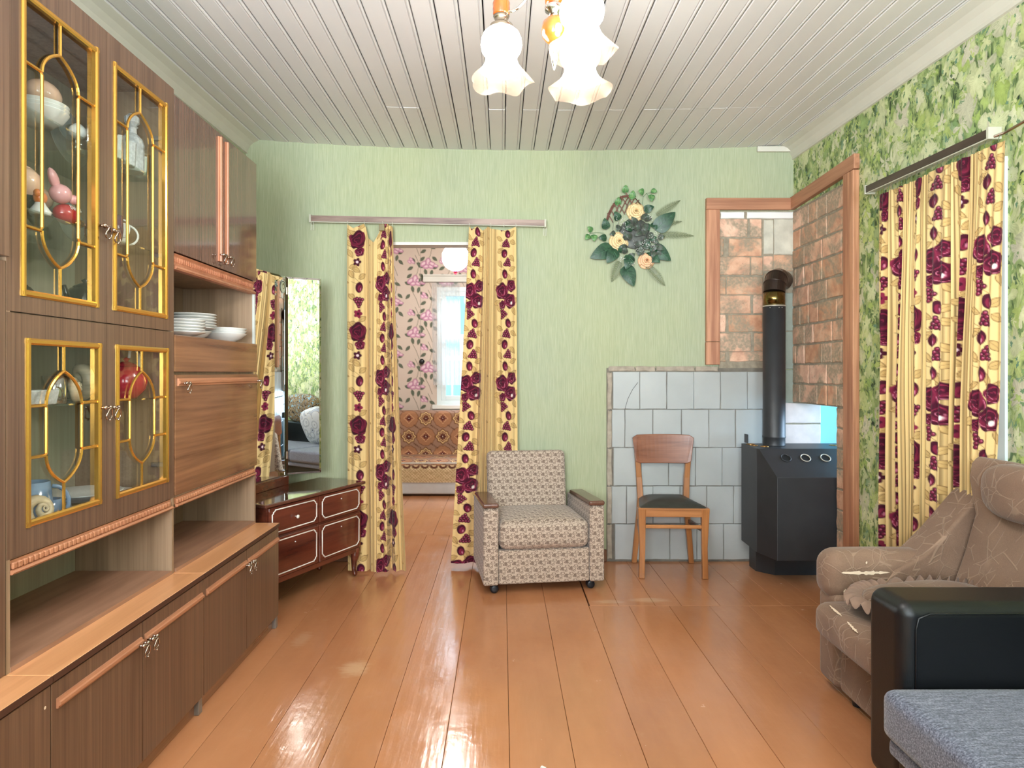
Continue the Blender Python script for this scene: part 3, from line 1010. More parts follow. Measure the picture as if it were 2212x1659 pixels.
# outside: pale fence seen through the far window
fn = thing('garden_fence', 'pale slatted fence outside the far room window', 'fence', (-.2, 8.9, 0))
for k in range(16):
    MB().cbox(-1.2 + k * .13, -1.2 + k * .13 + .03, 8.9, 8.93, 0, 1.62).build('fence_slat', M_whitepaint, fn)
MB().box(-1.25, .9, 8.93, 8.95, 1.5, 1.55).box(-1.25, .9, 8.93, 8.95, .5, .55).build('fence_rail', M_whitepaint, fn)
structure(MB().box(-6, 7, 8.2, 16, -.4, -.35).build('ground_outside', plain('outside_ground', (150, 170, 120), .9)))

# right hand window behind the floral curtains
w2 = MB()
w2.box(XR + .02, XR + .1, WY0, WY0 + .05, WZ0, WZ1).box(XR + .02, XR + .1, WY1 - .05, WY1, WZ0, WZ1).box(XR + .02, XR + .1, WY0 + .05, WY1 - .05, WZ1 - .05, WZ1).box(XR + .02, XR + .1, WY0 + .05, WY1 - .05, WZ0, WZ0 + .05)
w2.box(XR + .03, XR + .08, (WY0 + WY1) / 2 - .03, (WY0 + WY1) / 2 + .03, WZ0 + .05, WZ1 - .05)
w2o = structure(w2.build('window_2', M_frame))
MB().box(XR + .05, XR + .055, WY0 + .04, WY1 - .04, WZ0 + .04, WZ1 - .04).build('pane', M_glass, w2o)
MB().box(XR - .012, XR, WY0 - .09, WY0, WZ0 - .08, WZ1 + .09).box(XR - .012, XR, WY1, WY1 + .09, WZ0 - .08, WZ1 + .09).box(XR - .012, XR, WY0, WY1, WZ1, WZ1 + .09).build('casing', M_frame, w2o)
MB().cbox(XR - .02, XR + .03, WY0 - .05, WY1 + .05, WZ0 - .03, WZ0, .005).build('sill', M_frame, w2o)
# unseen windows, added as openings for the fill lamps behind the camera
for i, (a, b) in enumerate(((-1.35, -.15), (.4, 1.6))):
    q = MB().box(a, a + .06, YF - .12, YF - .05, 1, 2.5).box(b - .06, b, YF - .12, YF - .05, 1, 2.5).box(a, b, YF - .12, YF - .05, 1, 1.06).box(a, b, YF - .12, YF - .05, 2.44, 2.5).box((a + b) / 2 - .03, (a + b) / 2 + .03, YF - .12, YF - .05, 1, 2.5)
    structure(q.build('window_%d' % (3 + i), M_frame))
# ------------------------------------------------------------------ wall unit
M_ven = wood('walnut_veneer', (84, 60, 46), (120, 92, 72), .30, 'z', coat=.25, grain=120, ring=1.3, contrast=1.1, bmp=.02, coarse=.25)
M_ven_y = wood('walnut_veneer_cross', (96, 62, 42), (152, 108, 76), .16, 'y', coat=.5, grain=34, ring=1.1, contrast=1.15, bmp=.02)
M_vengloss = wood('walnut_veneer_glossy', (82, 58, 48), (120, 90, 76), .12, 'z', coat=.6, coarse=.25, grain=120, ring=1.3, contrast=1.2, bmp=.01)
M_inner = wood('walnut_inner_board', (126, 102, 78), (166, 138, 110), .5, 'z', grain=80, ring=1.5)
M_shelfwood = wood('dusty_shelf_board', (136, 98, 76), (180, 138, 112), .38, 'y', grain=26, ring=2.0)
M_top = wood('orange_worktop_veneer', (204, 142, 96), (228, 168, 118), .28, 'y', grain=40, ring=1.5, coat=.2)
M_grip = wood('carved_light_wood', (160, 104, 74), (196, 138, 102), .4, 'y', grain=30, ring=3)
M_gripz = wood('carved_light_wood_upright', (160, 100, 72), (196, 134, 102), .35, 'z', grain=30, ring=3)
M_edge = plain('dark_edge_band', (74, 46, 36), .4)
M_gold = plain('gilded_plastic', (222, 168, 78), .24, metal=.85, var=.04)
M_pane = pane_glass('cabinet_glass', (.92, .95, .92), .06)
M_gshelf = pane_glass('shelf_glass', (.93, .97, .95), .08)
M_pull = plain('dull_pewter', (176, 160, 146), .25, metal=1.0, var=.1)
M_legm = plain('grey_metal_foot', (140, 132, 124), .4, metal=.4)

XU, XB, XL_ = -1.286, -1.67, -1.17       # upper fronts, backs, lower fronts
YA = [.852, 1.296, 1.740, 2.183, 2.630, 3.073, 3.512]
ZW = .545


def pull_mb(x, y, z, axis='y'):
    "pewter pull: two ball studs joined by a bow, with a hanging loop"
    m = MB()
    if axis == 'y': d = Vector((0, 1, 0))
    else: d = Vector((0, 0, 1))
    p = Vector((x, y, z))
    a, b = p - d * .013, p + d * .013
    m.tube([a + Vector((0, 0, 0)), a + Vector((.016, 0, 0))], .004, 6).tube([b, b + Vector((.016, 0, 0))], .004, 6)
    m.ell(a + Vector((.018, 0, 0)), (.007, .0075, .007), 8, 6).ell(b + Vector((.018, 0, 0)), (.007, .0075, .007), 8, 6)
    m.tube([a + Vector((.017, 0, 0)), p + Vector((.022, 0, -.002)), b + Vector((.017, 0, 0))], .0042, 6)
    lp = []
    for k in range(12):
        t = 2 * math.pi * k / 12
        rr = .015 * (1 + .18 * math.cos(3 * t))
        lp.append(p + Vector((.024 + .004 * math.cos(t), rr * math.sin(t), -.022 + rr * math.cos(t) * 1.15)))
    m.tube(lp, .0028, 6, closed=True)
    m.ell(p + Vector((.025, 0, -.040)), (.004, .004, .004), 6, 5)
    return m


def grip(x, y0, y1, z, dep=.013, h=.026, axis='y', seg=None):
    "moulded grip rail: stepped profile"
    m = MB()
    pr = [(0, -h / 2), (dep * .45, -h / 2), (dep * .6, -h * .22), (dep, -h * .16), (dep, h * .16), (dep * .6, h * .22), (dep * .45, h / 2), (0, h / 2)]
    if axis == 'y':
        vs = []
        for y in (y0, y1):
            for a, b in pr: vs.append((x + a, y, z + b))
    else:
        vs = []
        for zz in (y0, y1):
            for a, b in pr: vs.append((x + a, z + b, zz))
    n = len(pr)
    fs = [tuple(range(n)), tuple(range(2 * n - 1, n - 1, -1))] + [(k, (k + 1) % n, n + (k + 1) % n, n + k) for k in range(n)]
    return m.add(vs, fs)


def door_with_window(parent, y0, y1, z0, z1, wy0, wy1, wz0, wz1, vt, pull_y, pull_z, name='door', vs=(.25, .48, .73)):
    t = .018; x1 = XU; x0 = XU - t
    m = MB()
    m.box(x0, x1, y0, wy0, z0, z1).box(x0, x1, wy1, y1, z0, z1).box(x0, x1, wy0, wy1, z0, wz0).box(x0, x1, wy0, wy1, wz1, z1)
    d = m.build(name, M_ven, parent)
    MB().add([(x1 - .011, wy0 + .004, wz0 + .004), (x1 - .011, wy1 - .004, wz0 + .004), (x1 - .011, wy1 - .004, wz1 - .004), (x1 - .011, wy0 + .004, wz1 - .004)], [(0, 1, 2, 3)]).build('glass_pane', M_pane, d)
    g = MB()
    fw_ = .014
    xx = x1 + .006
    # raised gilt frame with bevelled section
    for (ya, yb, za, zb) in ((wy0 - .004, wy0 + fw_, wz0 - .004, wz1 + .004), (wy1 - fw_, wy1 + .004, wz0 - .004, wz1 + .004)):
        g.prism([(x1 - .012, ya + .002), (x1 + .002, ya), (xx, ya + .005), (xx, yb - .005), (x1 + .001, yb), (x1 - .012, yb - .001)], 'z', za, zb)
    for (ya, yb, za, zb) in ((wy0 - .003, wy1 + .003, wz0 - .004, wz0 + fw_), (wy0 - .003, wy1 + .003, wz1 - fw_, wz1 + .004)):
        g.prism([(x1 - .012, za + .002), (x1 + .002, za), (xx - .001, za + .005), (xx - .001, zb - .005), (x1 + .001, zb), (x1 - .012, zb - .001)], 'y', ya, yb)
    g.build('gilt_frame', M_gold, d)
    # lattice
    Wd, Hg = wy1 - wy0, wz1 - wz0
    P = lambda u, v: Vector((x1 - .004, wy0 + u * Wd, wz0 + v * Hg))
    sb, st, pb, pt = vt            # shoulders and points, as fractions of the height
    a, c, b = vs
    r = .0048
    L = MB()
    L.tube([P(c, 1), P(c, pt)], r, 6).tube([P(c, 0), P(c, pb)], r, 6)
    L.tube([P(0, st), P(a - .02, st), P(a, st - .012), P(a, sb + .012), P(a - .02, sb), P(0, sb)], r, 6)
    L.tube([P(1, st), P(b + .02, st), P(b, st - .012), P(b, sb + .012), P(b + .02, sb), P(1, sb)], r, 6)
    def arcp(u0, v0, u1, v1):
        pts = []
        for k in range(10):
            t_ = k / 9
            uu = u0 + (u1 - u0) * (1 - math.cos(t_ * math.pi / 3.1)) / (1 - math.cos(math.pi / 3.1))
            vv = v0 + (v1 - v0) * math.sin(t_ * math.pi / 3.1) / math.sin(math.pi / 3.1)
            pts.append(P(uu, vv))
        return pts
    for u in (a, b):
        L.tube(arcp(u, st, c, pt), r, 6); L.tube(arcp(u, sb, c, pb), r, 6)
    L.build('gilt_lattice', M_gold, d)
    if pull_y is not None:
        pull_mb(x1, pull_y, pull_z).build('pull_handle', M_pull, d, smooth=True)
    return d


def lower_module(i, label, has_left_grips=True):
    y0, y2 = YA[2 * i], YA[2 * i + 2]; y1 = YA[2 * i + 1]
    t = thing('base_cabinet', label, 'cabinet', ((XL_ + XB) / 2, (y0 + y2) / 2, 0), 0, 'base cabinets of the wall unit')
    c = MB()
    c.box(XB, XL_ - .02, y0 + .002, y0 + .018, .06, ZW - .02).box(XB, XL_ - .02, y2 - .018, y2 - .002, .06, ZW - .02).box(XB, XB + .006, y0, y2, .06, ZW - .02).box(XB, XL_ - .02, y0 + .002, y2 - .002, .06, .078)
    c.build('carcass', M_inner, t)
    MB().cbox(XB, XL_ + .004, y0 + .001, y2 - .001, ZW - .018, ZW, .0015).build('worktop', M_top, t)
    MB().box(XL_ + .0042, XL_ + .0056, y0 + .001, y2 - .001, ZW - .0185, ZW - .001).build('edge_strip', M_edge, t)
    MB().box(XL_ - .04, XL_ - .025, y0 + .002, y2 - .002, 0, .06).build('plinth', M_ven_y, t)
    for (a, b, side) in ((y0, y1, 1), (y1, y2, -1)):
        d = MB().cbox(XL_ - .018, XL_, a + .002, b - .002, .064, ZW - .026, .001).build('door', M_ven, t)
        if i == 0 and side < 0: continue
        grip(XL_, a + (.02 if side > 0 else .012), b - (.012 if side > 0 else .02), .462).build('grip_rail', M_grip, d)
        py = b - .028 if side > 0 else a + .028
        if i > 0:
            pull_mb(XL_ + .008, py, .458).build('pull_handle', M_pull, d, smooth=True)
    MB().cbox(XL_ - .028, XL_ - .006, y2 - .028, y2 + .002, 0, .064, .002).build('foot', M_legm, t)
    return t


lower_module(0, 'nearest low walnut base cabinet, cut off by the left edge, scratched door without handle')
lower_module(1, 'middle one of the three low walnut base cabinets, under the glass-door cabinet')
lower_module(2, 'far low walnut base cabinet ending beside the dressing table')


def dentil(parent, y0, y1, z):
    m = MB()
    m.box(XU - .03, XU - .006, y0, y1, z - .004, z + .036)
    m.prism([(XU - .03, z), (XU + .004, z), (XU + .008, z + .005), (XU + .004, z + .010), (XU - .006, z + .012), (XU - .03, z + .012)], 'y', y0, y1)
    m.build('cornice_rail', M_grip, parent)
    b = MB(); y = y0 + .006
    while y < y1 - .02:
        b.cbox(XU - .008, XU + .003, y, y + .017, z + .012, z + .030, .003); y += .0205
    o = b.build('dentil_carving', M_grip, parent); o['kind'] = 'stuff'


# --- display cabinet with four gilded glass doors
y0, y1, y2 = YA[2], YA[3], YA[4]
ZM = 1.490; ZTOP = 2.44
dc = thing('display_cabinet', 'tall walnut display cabinet with four gold-latticed glass doors', 'cabinet', ((XU + XB) / 2, (y0 + y2) / 2, ZW))
for a, nm in ((y0, 'side_panel'), (y2 - .016, 'side_panel')):
    MB().box(XB, XU - .001, a + .001, a + .015, ZW, ZTOP).build(nm, M_inner, dc)
M_back = wood('display_back_board', (150, 142, 122), (176, 168, 146), .6, 'z', grain=60, ring=1.5)
MB().box(XB, XB + .006, y0 + .016, y2 - .016, ZW, ZTOP).build('back_panel', M_back, dc)
MB().box(XB, XU - .018, y0 + .016, y2 - .016, ZTOP - .016, ZTOP).build('top_board', M_inner, dc)
MB().box(XB, XU - .018, y0 + .016, y2 - .016, ZM - .009, ZM + .009).build('middle_board', M_inner, dc)
MB().box(XB, XU - .006, y0 + .016, y2 - .016, .838, .856).build('bottom_board', M_inner, dc)
MB().box(XB, XU + .001, y0 + .016, y2 - .016, ZW, ZW + .014).build('niche_floor', M_shelfwood, dc)
for z_ in (2.075, 1.79, 1.232):
    MB().box(XB + .008, XU - .045, y0 + .018, y2 - .018, z_ - .0025, z_ + .0025).build('glass_shelf', M_gshelf, dc)
dentil(dc, y0 + .016, y2 - .016, .800)
up = (.23, .775, .115, .875)
lo = (.36, .64, .185, .83)
door_with_window(dc, y0 + .002, y1 - .001, ZM + .002, ZTOP, 1.797, 2.133, 1.540, 2.356, up, 2.155, 1.80)
door_with_window(dc, y1 + .001, y2 - .002, ZM + .002, ZTOP, 2.222, 2.572, 1.540, 2.356, up, 2.205, 1.795)
door_with_window(dc, y0 + .002, y1 - .001, .842, ZM - .002, 1.815, 2.148, .914, 1.420, lo, 2.158, 1.218)
door_with_window(dc, y1 + .001, y2 - .002, .842, ZM - .002, 2.238, 2.580, .914, 1.420, lo, 2.206, 1.216)
for z_ in (.965, 1.775, 2.23): MB().cbox(XU - .075, XU - .02, 2.598, 2.613, z_, z_ + .017, .002).build('hinge', M_legm, dc)

# --- secretary cabinet (far module)
y0, y1, y2 = YA[4], YA[5], YA[6]
sc_ = thing('secretary_cabinet', 'tall glossy walnut cabinet with plate shelf and drop front desk, beside the mirror', 'cabinet', ((XU + XB) / 2, (y0 + y2) / 2, ZW))
for a in (y0, y2 - .016):
    MB().box(XB, XU - .016, a + .001, a + .015, ZW, 2.42).build('side_panel', M_inner, sc_)
for z0_, z1_ in ((ZW, .80), (1.48, 1.74)): MB().box(XU - .016, XU - .004, y2 - .018, y2 - .002, z0_, z1_).build('side_edge', M_inner if z0_ < 1 else plain('pale_edge_strip', (186, 190, 182), .5), sc_)
MB().box(XB, XB + .006, y0 + .016, y2 - .016, ZW, 2.42).build('back_panel', M_inner, sc_)
MB().box(XB, XU - .018, y0 + .016, y2 - .016, 2.404, 2.42).build('top_board', M_inner, sc_)
MB().box(XB, XU - .018, y0 + .016, y2 - .016, 1.765, 1.783).build('niche_ceiling', M_inner, sc_)
MB().box(XB, XU - .004, y0 + .016, y2 - .016, 1.462, 1.480).build('plate_shelf', M_shelfwood, sc_)
MB().box(XB, XU - .018, y0 + .016, y2 - .016, 1.322, 1.334).build('desk_ceiling', M_inner, sc_)
MB().box(XB, XU - .006, y0 + .016, y2 - .016, .838, .852).build('desk_floor', M_inner, sc_)
MB().box(XB, XU + .001, y0 + .016, y2 - .016, ZW, ZW + .014).build('niche_floor', M_shelfwood, sc_)
for (a, b, s) in ((y0 + .002, y1 - .001, 1), (y1 + .001, y2 - .001, -1)):
    d = MB().cbox(XU - .017, XU, a, b, 1.806, 2.42, .001).build('door', M_vengloss, sc_)
    yy = b - .022 if s > 0 else a + .05
    grip(XU, 1.835, 2.40, yy, axis='z', h=.03).build('grip_rail', M_gripz, d)
    pull_mb(XU + .006, yy + .006, 1.865).build('pull_handle', M_pull, d, smooth=True)
m = MB()
m.prism([(XU - .03, 1.738), (XU - .002, 1.738), (XU + .004, 1.744), (XU, 1.752), (XU - .014, 1.760), (XU - .010, 1.790), (XU - .002, 1.800), (XU - .03, 1.804)], 'y', y0 + .016, y2 - .016)
m.build('cornice_rail', M_gripz, sc_)
b = MB(); y = y0 + .02
while y < y2 - .03:
    b.ell((XU - .012, y + .008, 1.778), (.006, .007, .012), 6, 4); y += .019
o = b.build('carved_band', M_gripz, sc_); o['kind'] = 'stuff'
MB().cbox(XU - .016, XU + .002, y0 + .004, y2 + .002, 1.334, 1.478, .001).build('drawer_front', M_ven_y, sc_)
df = MB().cbox(XU - .016, XU + .002, y0 + .006, y2 + .004, .847, 1.322, .001).build('drop_front', M_ven_y, sc_)
grip(XU + .002, y0 + .022, y2 - .004, 1.292, h=.03).build('grip_rail', M_grip, df)
pull_mb(XU + .008, y0 + .065, 1.288).build('pull_handle', M_pull, df, smooth=True)
pull_mb(XU + .008, y2 - .012, 1.288).build('pull_handle', M_pull, df, smooth=True)
dentil(sc_, y0 + .016, y2 - .016, .800)

# --- nearest tall unit, only its edge is in view
y0, y2 = YA[0], YA[2]
wd = thing('wardrobe_cabinet', 'walnut tall cabinet of which only the edge shows at the left border', 'cabinet', ((XU + XB) / 2, (y0 + y2) / 2, ZW))
MB().box(XB, XU - .02, y0 + .001, y2 - .001, ZW, ZTOP).build('carcass', M_ven, wd)
MB().cbox(XU - .018, XU, y0 + .002, 1.295, ZW + .003, ZTOP, .001).build('door', M_ven, wd)
MB().cbox(XU - .018, XU, 1.298, y2 - .002, ZW + .003, 1.62, .001).cbox(XU - .018, XU + .012, 1.298, y2 - .004, 1.63, ZTOP, .001).build('door', M_ven, wd)

# ------------------------------------------------------------------ crockery
M_china = plain('white_china', (226, 226, 222), .15, var=.01, coat=.3)
M_peach = plain('peach_glaze', (222, 184, 160), .18, var=.12, scale=(1, 1, 1), ns=18, coat=.3)
M_greypl = plain('grey_blue_china', (124, 136, 138), .2, var=.05)
M_blackg = plain('black_glaze', (34, 30, 26), .12, var=.05, coat=.4)
M_pink = plain('pink_glaze', (222, 160, 164), .2, var=.05, coat=.3)
M_red = plain('red_glaze', (176, 44, 54), .18, var=.12, scale=(1, 1, 1), ns=14, coat=.3)
M_blue = plain('blue_glaze', (124, 150, 182), .15, var=.12, scale=(1, 1, 1), ns=12, coat=.3)
M_shell = plain('striped_shell', (196, 176, 146), .45, var=.25, scale=(1, 1, 6), ns=14, bmp=.2)
M_crys = pane_glass('crystal', (.90, .93, .94), .30)
M_crys2 = plain('pressed_glass', (196, 200, 204), .12, var=.2, scale=(1, 1, 1), ns=90, spec=.9)
M_goldm = plain('old_gold', (200, 150, 84), .25, metal=.9, var=.15, ns=4)


def P3(px, py, X): return WX(px, py, X)


def plate(c, r=.11, label='', group=None, mat=None, deep=.018, name='plate', tilt=None):
    prof = [(r * .45, 0), (r * .48, .003), (r * .62, deep * .35), (r * .97, deep), (r, deep + .002), (r * .97, deep + .004), (r * .62, deep * .35 + .004), (r * .3, .004), (0, .004)]
    mt = tilt
    o = MB().lathe(prof, (0, 0, 0), 28, mat=mt, caps=True)
    ob_ = o.build(name, mat or M_china, None, smooth=True)
    ob_.location = c
    return tag(ob_, label, 'plate', group)


def bowl(c, r, h, label, mat=None, name='bowl', group=None, foot=.45):
    prof = [(r * foot, 0), (r * (foot + .04), .004), (r * .8, h * .45), (r, h * .96), (r * 1.01, h), (r * .97, h), (r * .76, h * .5), (r * .4, .01), (0, .009)]
    ob_ = MB().lathe(prof, (0, 0, 0), 28).build(name, mat or M_china, None, smooth=True); ob_.location = c
    return tag(ob_, label, 'bowl', group)


# plates in the open niche of the secretary
zb = 1.480
M_plate = M_china
for k in range(5):
    plate((-1.375 - (k % 2) * .002, 2.86, zb + .002 + k * .0125), .104, ['lowest', 'second from bottom', 'middle', 'fourth', 'topmost'][k] + ' white plate of the lower left stack in the open shelf', 'stacked white plates')
bowl((-1.44, 3.105, zb + .001), .088, .040, 'white soup bowl carrying the taller stack of plates', group='stacked white bowls')
for k in range(6):
    plate((-1.44 + (k % 2) * .002, 3.105 + (k % 3) * .001, zb + .036 + k * .0125), .110, ['lowest', 'second', 'third', 'fourth', 'fifth', 'topmost'][k] + ' white plate of the tall stack on a soup bowl', 'stacked white plates')
for k in range(3):
    bowl((-1.385, 3.33, zb + .001 + k * .013), .110, .042, ['bottom', 'middle', 'top'][k] + ' wide white soup plate of the right stack in the open shelf', group='stacked white bowls', foot=.5)

# display cabinet, upper left door
S1, S2, S3, S4, S0 = 2.0775, 1.7925, 1.499, 1.2345, .856
for k in range(3):
    bowl((-1.41, 2.045, S1 + .001 + k * .011), .078, .046, ['lowest', 'middle', 'uppermost'][k] + ' of the nested white bowls on the top glass shelf', group='nested white bowls')


def pot(c, r, label, mat, lid=True, handle=True, spout=False, name='sugar_pot', cat='pot', ry=0.0, hm=None):
    t = thing(name, label, cat, c)
    prof = [(r * .5, 0), (r * .55, .004), (r * .92, r * .45), (r, r * .85), (r * .9, r * 1.3), (r * .62, r * 1.62), (r * .5, r * 1.66), (r * .45, r * 1.6), (0, r * 1.55)]
    MB().lathe(prof, c, 20).build('body', mat, t, smooth=True)
    if lid:
        MB().lathe([(r * .52, r * 1.66), (r * .5, r * 1.72), (r * .25, r * 1.86), (r * .08, r * 1.9), (r * .16, r * 2.02), (0, r * 2.12)], c, 16, caps=False).build('lid', mat, t, smooth=True)
    if handle:
        pts = [Vector(c) + Vector((0, r * (.85 + .55 * math.sin(a)), r * (.95 - .55 * math.cos(a)))) for a in [math.pi * k / 8 for k in range(9)]]
        MB().tube(pts, r * .09, 6).build('handle', hm or mat, t, smooth=True)
    if spout:
        MB().tube([Vector(c) + Vector((0, -r * .8, r * .7)), Vector(c) + Vector((0, -r * 1.3, r * 1.1)), Vector(c) + Vector((0, -r * 1.55, r * 1.6))], [r * .22, r * .15, r * .1], 8).build('spout', mat, t, smooth=True)
    return t


def mug(c, r, h, label, mat, name='mug', cat='cup', flare=1.0, hm=None, hs=1.0, inner=None):
    t = thing(name, label, cat, c)
    MB().lathe([(r * .8, 0), (r * .86, .004), (r, h * .4), (r * flare, h), (r * flare * .94, h), (r * .92, h * .4), (r * .76, .01), (0, .01)], c, 22).build('body', mat, t, smooth=True)
    pts = [Vector(c) + Vector((0, r * (.92 + .75 * hs * math.sin(a)), h * (.52 - .36 * hs * math.cos(a)))) for a in [math.pi * k / 9 for k in range(10)]]
    MB().tube(pts, r * .11, 7).build('handle', hm or mat, t, smooth=True)
    t.rotation_euler = (0, 0, -.85)
    return t


o = MB().ell((0, 0, .0), (.046, .062, .044), 22, 12).build('vase', M_peach, None, smooth=True); o.location = (-1.41, 2.06, S1 + .046 + .058)
tag(o, 'peach egg-shaped pot lying in the nested white bowls', 'vase')
o = MB().lathe([(.025, 0), (.04, .06), (.045, .13), (.03, .17), (.034, .18), (.03, .18), (.026, .17), (0, .165)], (0, 0, 0), 20).build('jug', M_greypl, None, smooth=True); o.location = (-1.43, 1.93, S1 + .001)
tag(o, 'grey jug at the left end of the top glass shelf', 'jug')
plate((-1.615, 2.47, S1 + .115), .11, 'big dark grey dish standing upright against the back on the top glass shelf', None, M_greypl, .02, 'serving_dish', Matrix.Rotation(math.radians(80), 4, 'Y'))
pot((-1.36, 2.15, S1 + .001), .026, 'small white lidded pot beside the nested bowls', M_china, name='sugar_bowl')
for k, (x, y) in enumerate(((-1.38, 2.235), (-1.46, 2.30))):
    o = MB().lathe([(.026, 0), (.028, .002), (.033, .09), (.031, .09), (.026, .006), (0, .006)], (0, 0, 0), 18).build('drinking_glass', M_crys, None, smooth=True); o.location = (x, y, S1 + .001)
    tag(o, ['clear tumbler at the right front of the top glass shelf', 'clear tumbler behind another one on the top glass shelf'][k], 'glass')
# second shelf
bowl((-1.42, 1.985, S2 + .001), .052, .055, 'dark bowl carrying the large peach pot', M_blackg)
pot((-1.42, 1.985, S2 + .058), .050, 'large peach round pot at the left of the middle glass shelf', M_peach, name='teapot', cat='teapot', spout=False)
bowl((-1.46, 2.12, S2 + .001), .045, .05, 'grey bowl carrying the smaller peach pot', M_greypl)
pot((-1.46, 2.12, S2 + .053), .036, 'smaller peach round pot beside the large one', M_peach, name='teapot', cat='teapot')
fg = thing('pig_figurine', 'pink piglet figurine with long ears in a red shirt', 'figurine', (-1.37, 2.085, S2))
c = Vector((-1.37, 2.085, S2))
MB().ell(c + Vector((0, .02, .03)), (.028, .040, .028), 16, 10).build('body', M_red, fg, smooth=True)
MB().ell(c + Vector((.005, -.01, .078)), (.026, .030, .026), 16, 10).ell(c + Vector((.02, .022, .070)), (.014, .018, .013), 12, 8).build('head', M_pink, fg, smooth=True)
MB().ell(c + Vector((0, -.028, .112)), (.009, .016, .030), 10, 8, mat=Matrix.Rotation(.6, 4, 'X')).build('ear', M_pink, fg, smooth=True)
MB().ell(c + Vector((-.014, -.012, .118)), (.009, .016, .030), 10, 8, mat=Matrix.Rotation(.5, 4, 'X')).build('ear', M_pink, fg, smooth=True)
MB().ell(c + Vector((.012, .052, .012)), (.018, .02, .012), 10, 7).build('feet', M_goldm, fg, smooth=True)
# the lettering on the shirt
def text_mesh(name, body, size, mat, parent, loc, rot, extrude=.0006):
    cu = bpy.data.curves.new(name, 'FONT'); cu.body = body; cu.size = size; cu.extrude = extrude; cu.align_x = 'CENTER'
    to = bpy.data.objects.new(name, cu); COL.objects.link(to)
    dg = bpy.context.evaluated_depsgraph_get()
    me = bpy.data.meshes.new_from_object(to.evaluated_get(dg)); bpy.data.objects.remove(to)
    me.materials.clear(); me.materials.append(mat)
    ob2 = bpy.data.objects.new(name, me); COL.objects.link(ob2)
    top = parent
    Mi = ROOT[top.name].inverted()
    ob2.parent = parent
    ob2.matrix_local = Mi @ Matrix.LocRotScale(Vector(loc), rot, Vector((1, 1, 1)))
    return ob2
from mathutils import Euler
text_mesh('lettering', 'YANUS', .015, M_china, fg, c + Vector((.0275, .02, .040)), Euler((math.radians(75), 0, math.radians(90))))
fg.scale = (1.15, 1.15, 1.15)
fo = thing('figurine', 'small orange and gold figurine left of the piglet', 'figurine', (-1.36, 1.975, S2))
c = Vector((-1.36, 1.975, S2))
MB().lathe([(.026, 0), (.03, .01), (.016, .03), (.012, .04)], c, 14).build('base', M_china, fo, smooth=True)
MB().ell(c + Vector((0, 0, .052)), (.018, .02, .02), 12, 8).ell(c + Vector((.004, -.018, .062)), (.01, .01, .012), 8, 6).build('body', plain('orange_glaze', (214, 122, 70), .25), fo, smooth=True)
plate((-1.60, 2.47, S2 + .09), .075, 'small grey blue saucer standing upright behind the piglet figurine', None, M_greypl, .012, 'saucer', Matrix.Rotation(math.radians(80), 4, 'Y'))
# board under them
pot((-1.43, 1.98, S3 + .001), .052, 'black sugar pot on the cabinet board, left corner behind the upper glass', M_blackg, name='teapot', cat='teapot', handle=False)
pot((-1.43, 2.30, S3 + .001), .072, 'large black teapot on the cabinet board behind the upper glass', M_blackg, name='teapot', cat='teapot', spout=True)
bowl((-1.45, 2.12, S3 + .001), .068, .07, 'black round bowl between the black pots', M_blackg)
o = MB().ell((0, 0, .012), (.018, .028, .012), 12, 8).ell((.0, -.02, .026), (.01, .012, .008), 8, 6).build('trinket', plain('bright_blue', (70, 130, 200), .4), None, smooth=True); o.location = (-1.335, 2.035, S3 + .001)
tag(o, 'little bright blue trinket in front of the black bowl', 'trinket')
# right upper door
dn = thing('decanter', 'tall cut glass decanter with stopper on the top glass shelf', 'decanter', (-1.385, 2.51, S1))
c = Vector((-1.385, 2.51, S1 + .001))
MB().lathe([(.04, 0), (.042, .01), (.042, .105), (.036, .125), (.017, .145), (.016, .165), (.022, .17), (0, .171)], c, 14).build('body', M_crys2, dn)
MB().lathe([(.012, .171), (.026, .185), (.026, .205), (.012, .218), (0, .22)], c, 10).build('stopper', M_crys2, dn)
for k, (x, y) in enumerate(((-1.36, 2.37), (-1.36, 2.435), (-1.38, 2.575), (-1.45, 2.44))):
    o = MB().lathe([(.024, 0), (.026, .003), (.030, .085), (.028, .085), (.023, .007), (0, .007)], (0, 0, 0), 12).build('drinking_glass', M_crys2 if k % 2 else M_crys, None); o.location = (x, y, S1 + .001)
    tag(o, ['clear tumbler in front of the decanter, left', 'ribbed tumbler in front of the decanter, left of centre', 'clear tumbler at the right of the decanter', 'ribbed tumbler behind the decanter'][k], 'glass')
mug((-1.40, 2.43, S2 + .001), .038, .075, 'white milk jug with gold line and big handle', M_china, name='milk_jug', cat='jug', flare=1.15, hs=1.35)
M_purp = plain('purple_glaze', (92, 62, 74), .2)
mug((-1.355, 2.345, S2 + .001), .028, .085, 'purple and white cup left of the milk jug', M_purp, flare=.95, hm=M_china)
# lower doors
tr = MB().prism([(-.05, 0), (.05, 0), (.06, .045), (-.06, .045)], 'y', -.075, .075).build('crystal_tray', M_crys2, None, bevel=.004)
tr.location = (-1.38, 1.93, S4 + .001); tag(tr, 'rectangular pressed glass dish on the lower glass shelf', 'dish')
o = MB().lathe([(.030, 0), (.032, .003), (.034, .085), (.032, .085), (.028, .008), (0, .008)], (0, 0, 0), 18).build('drinking_glass', M_crys, None, smooth=True); o.location = (-1.365, 2.045, S4 + .001)
tag(o, 'clear tumbler between glass dish and shells', 'glass')


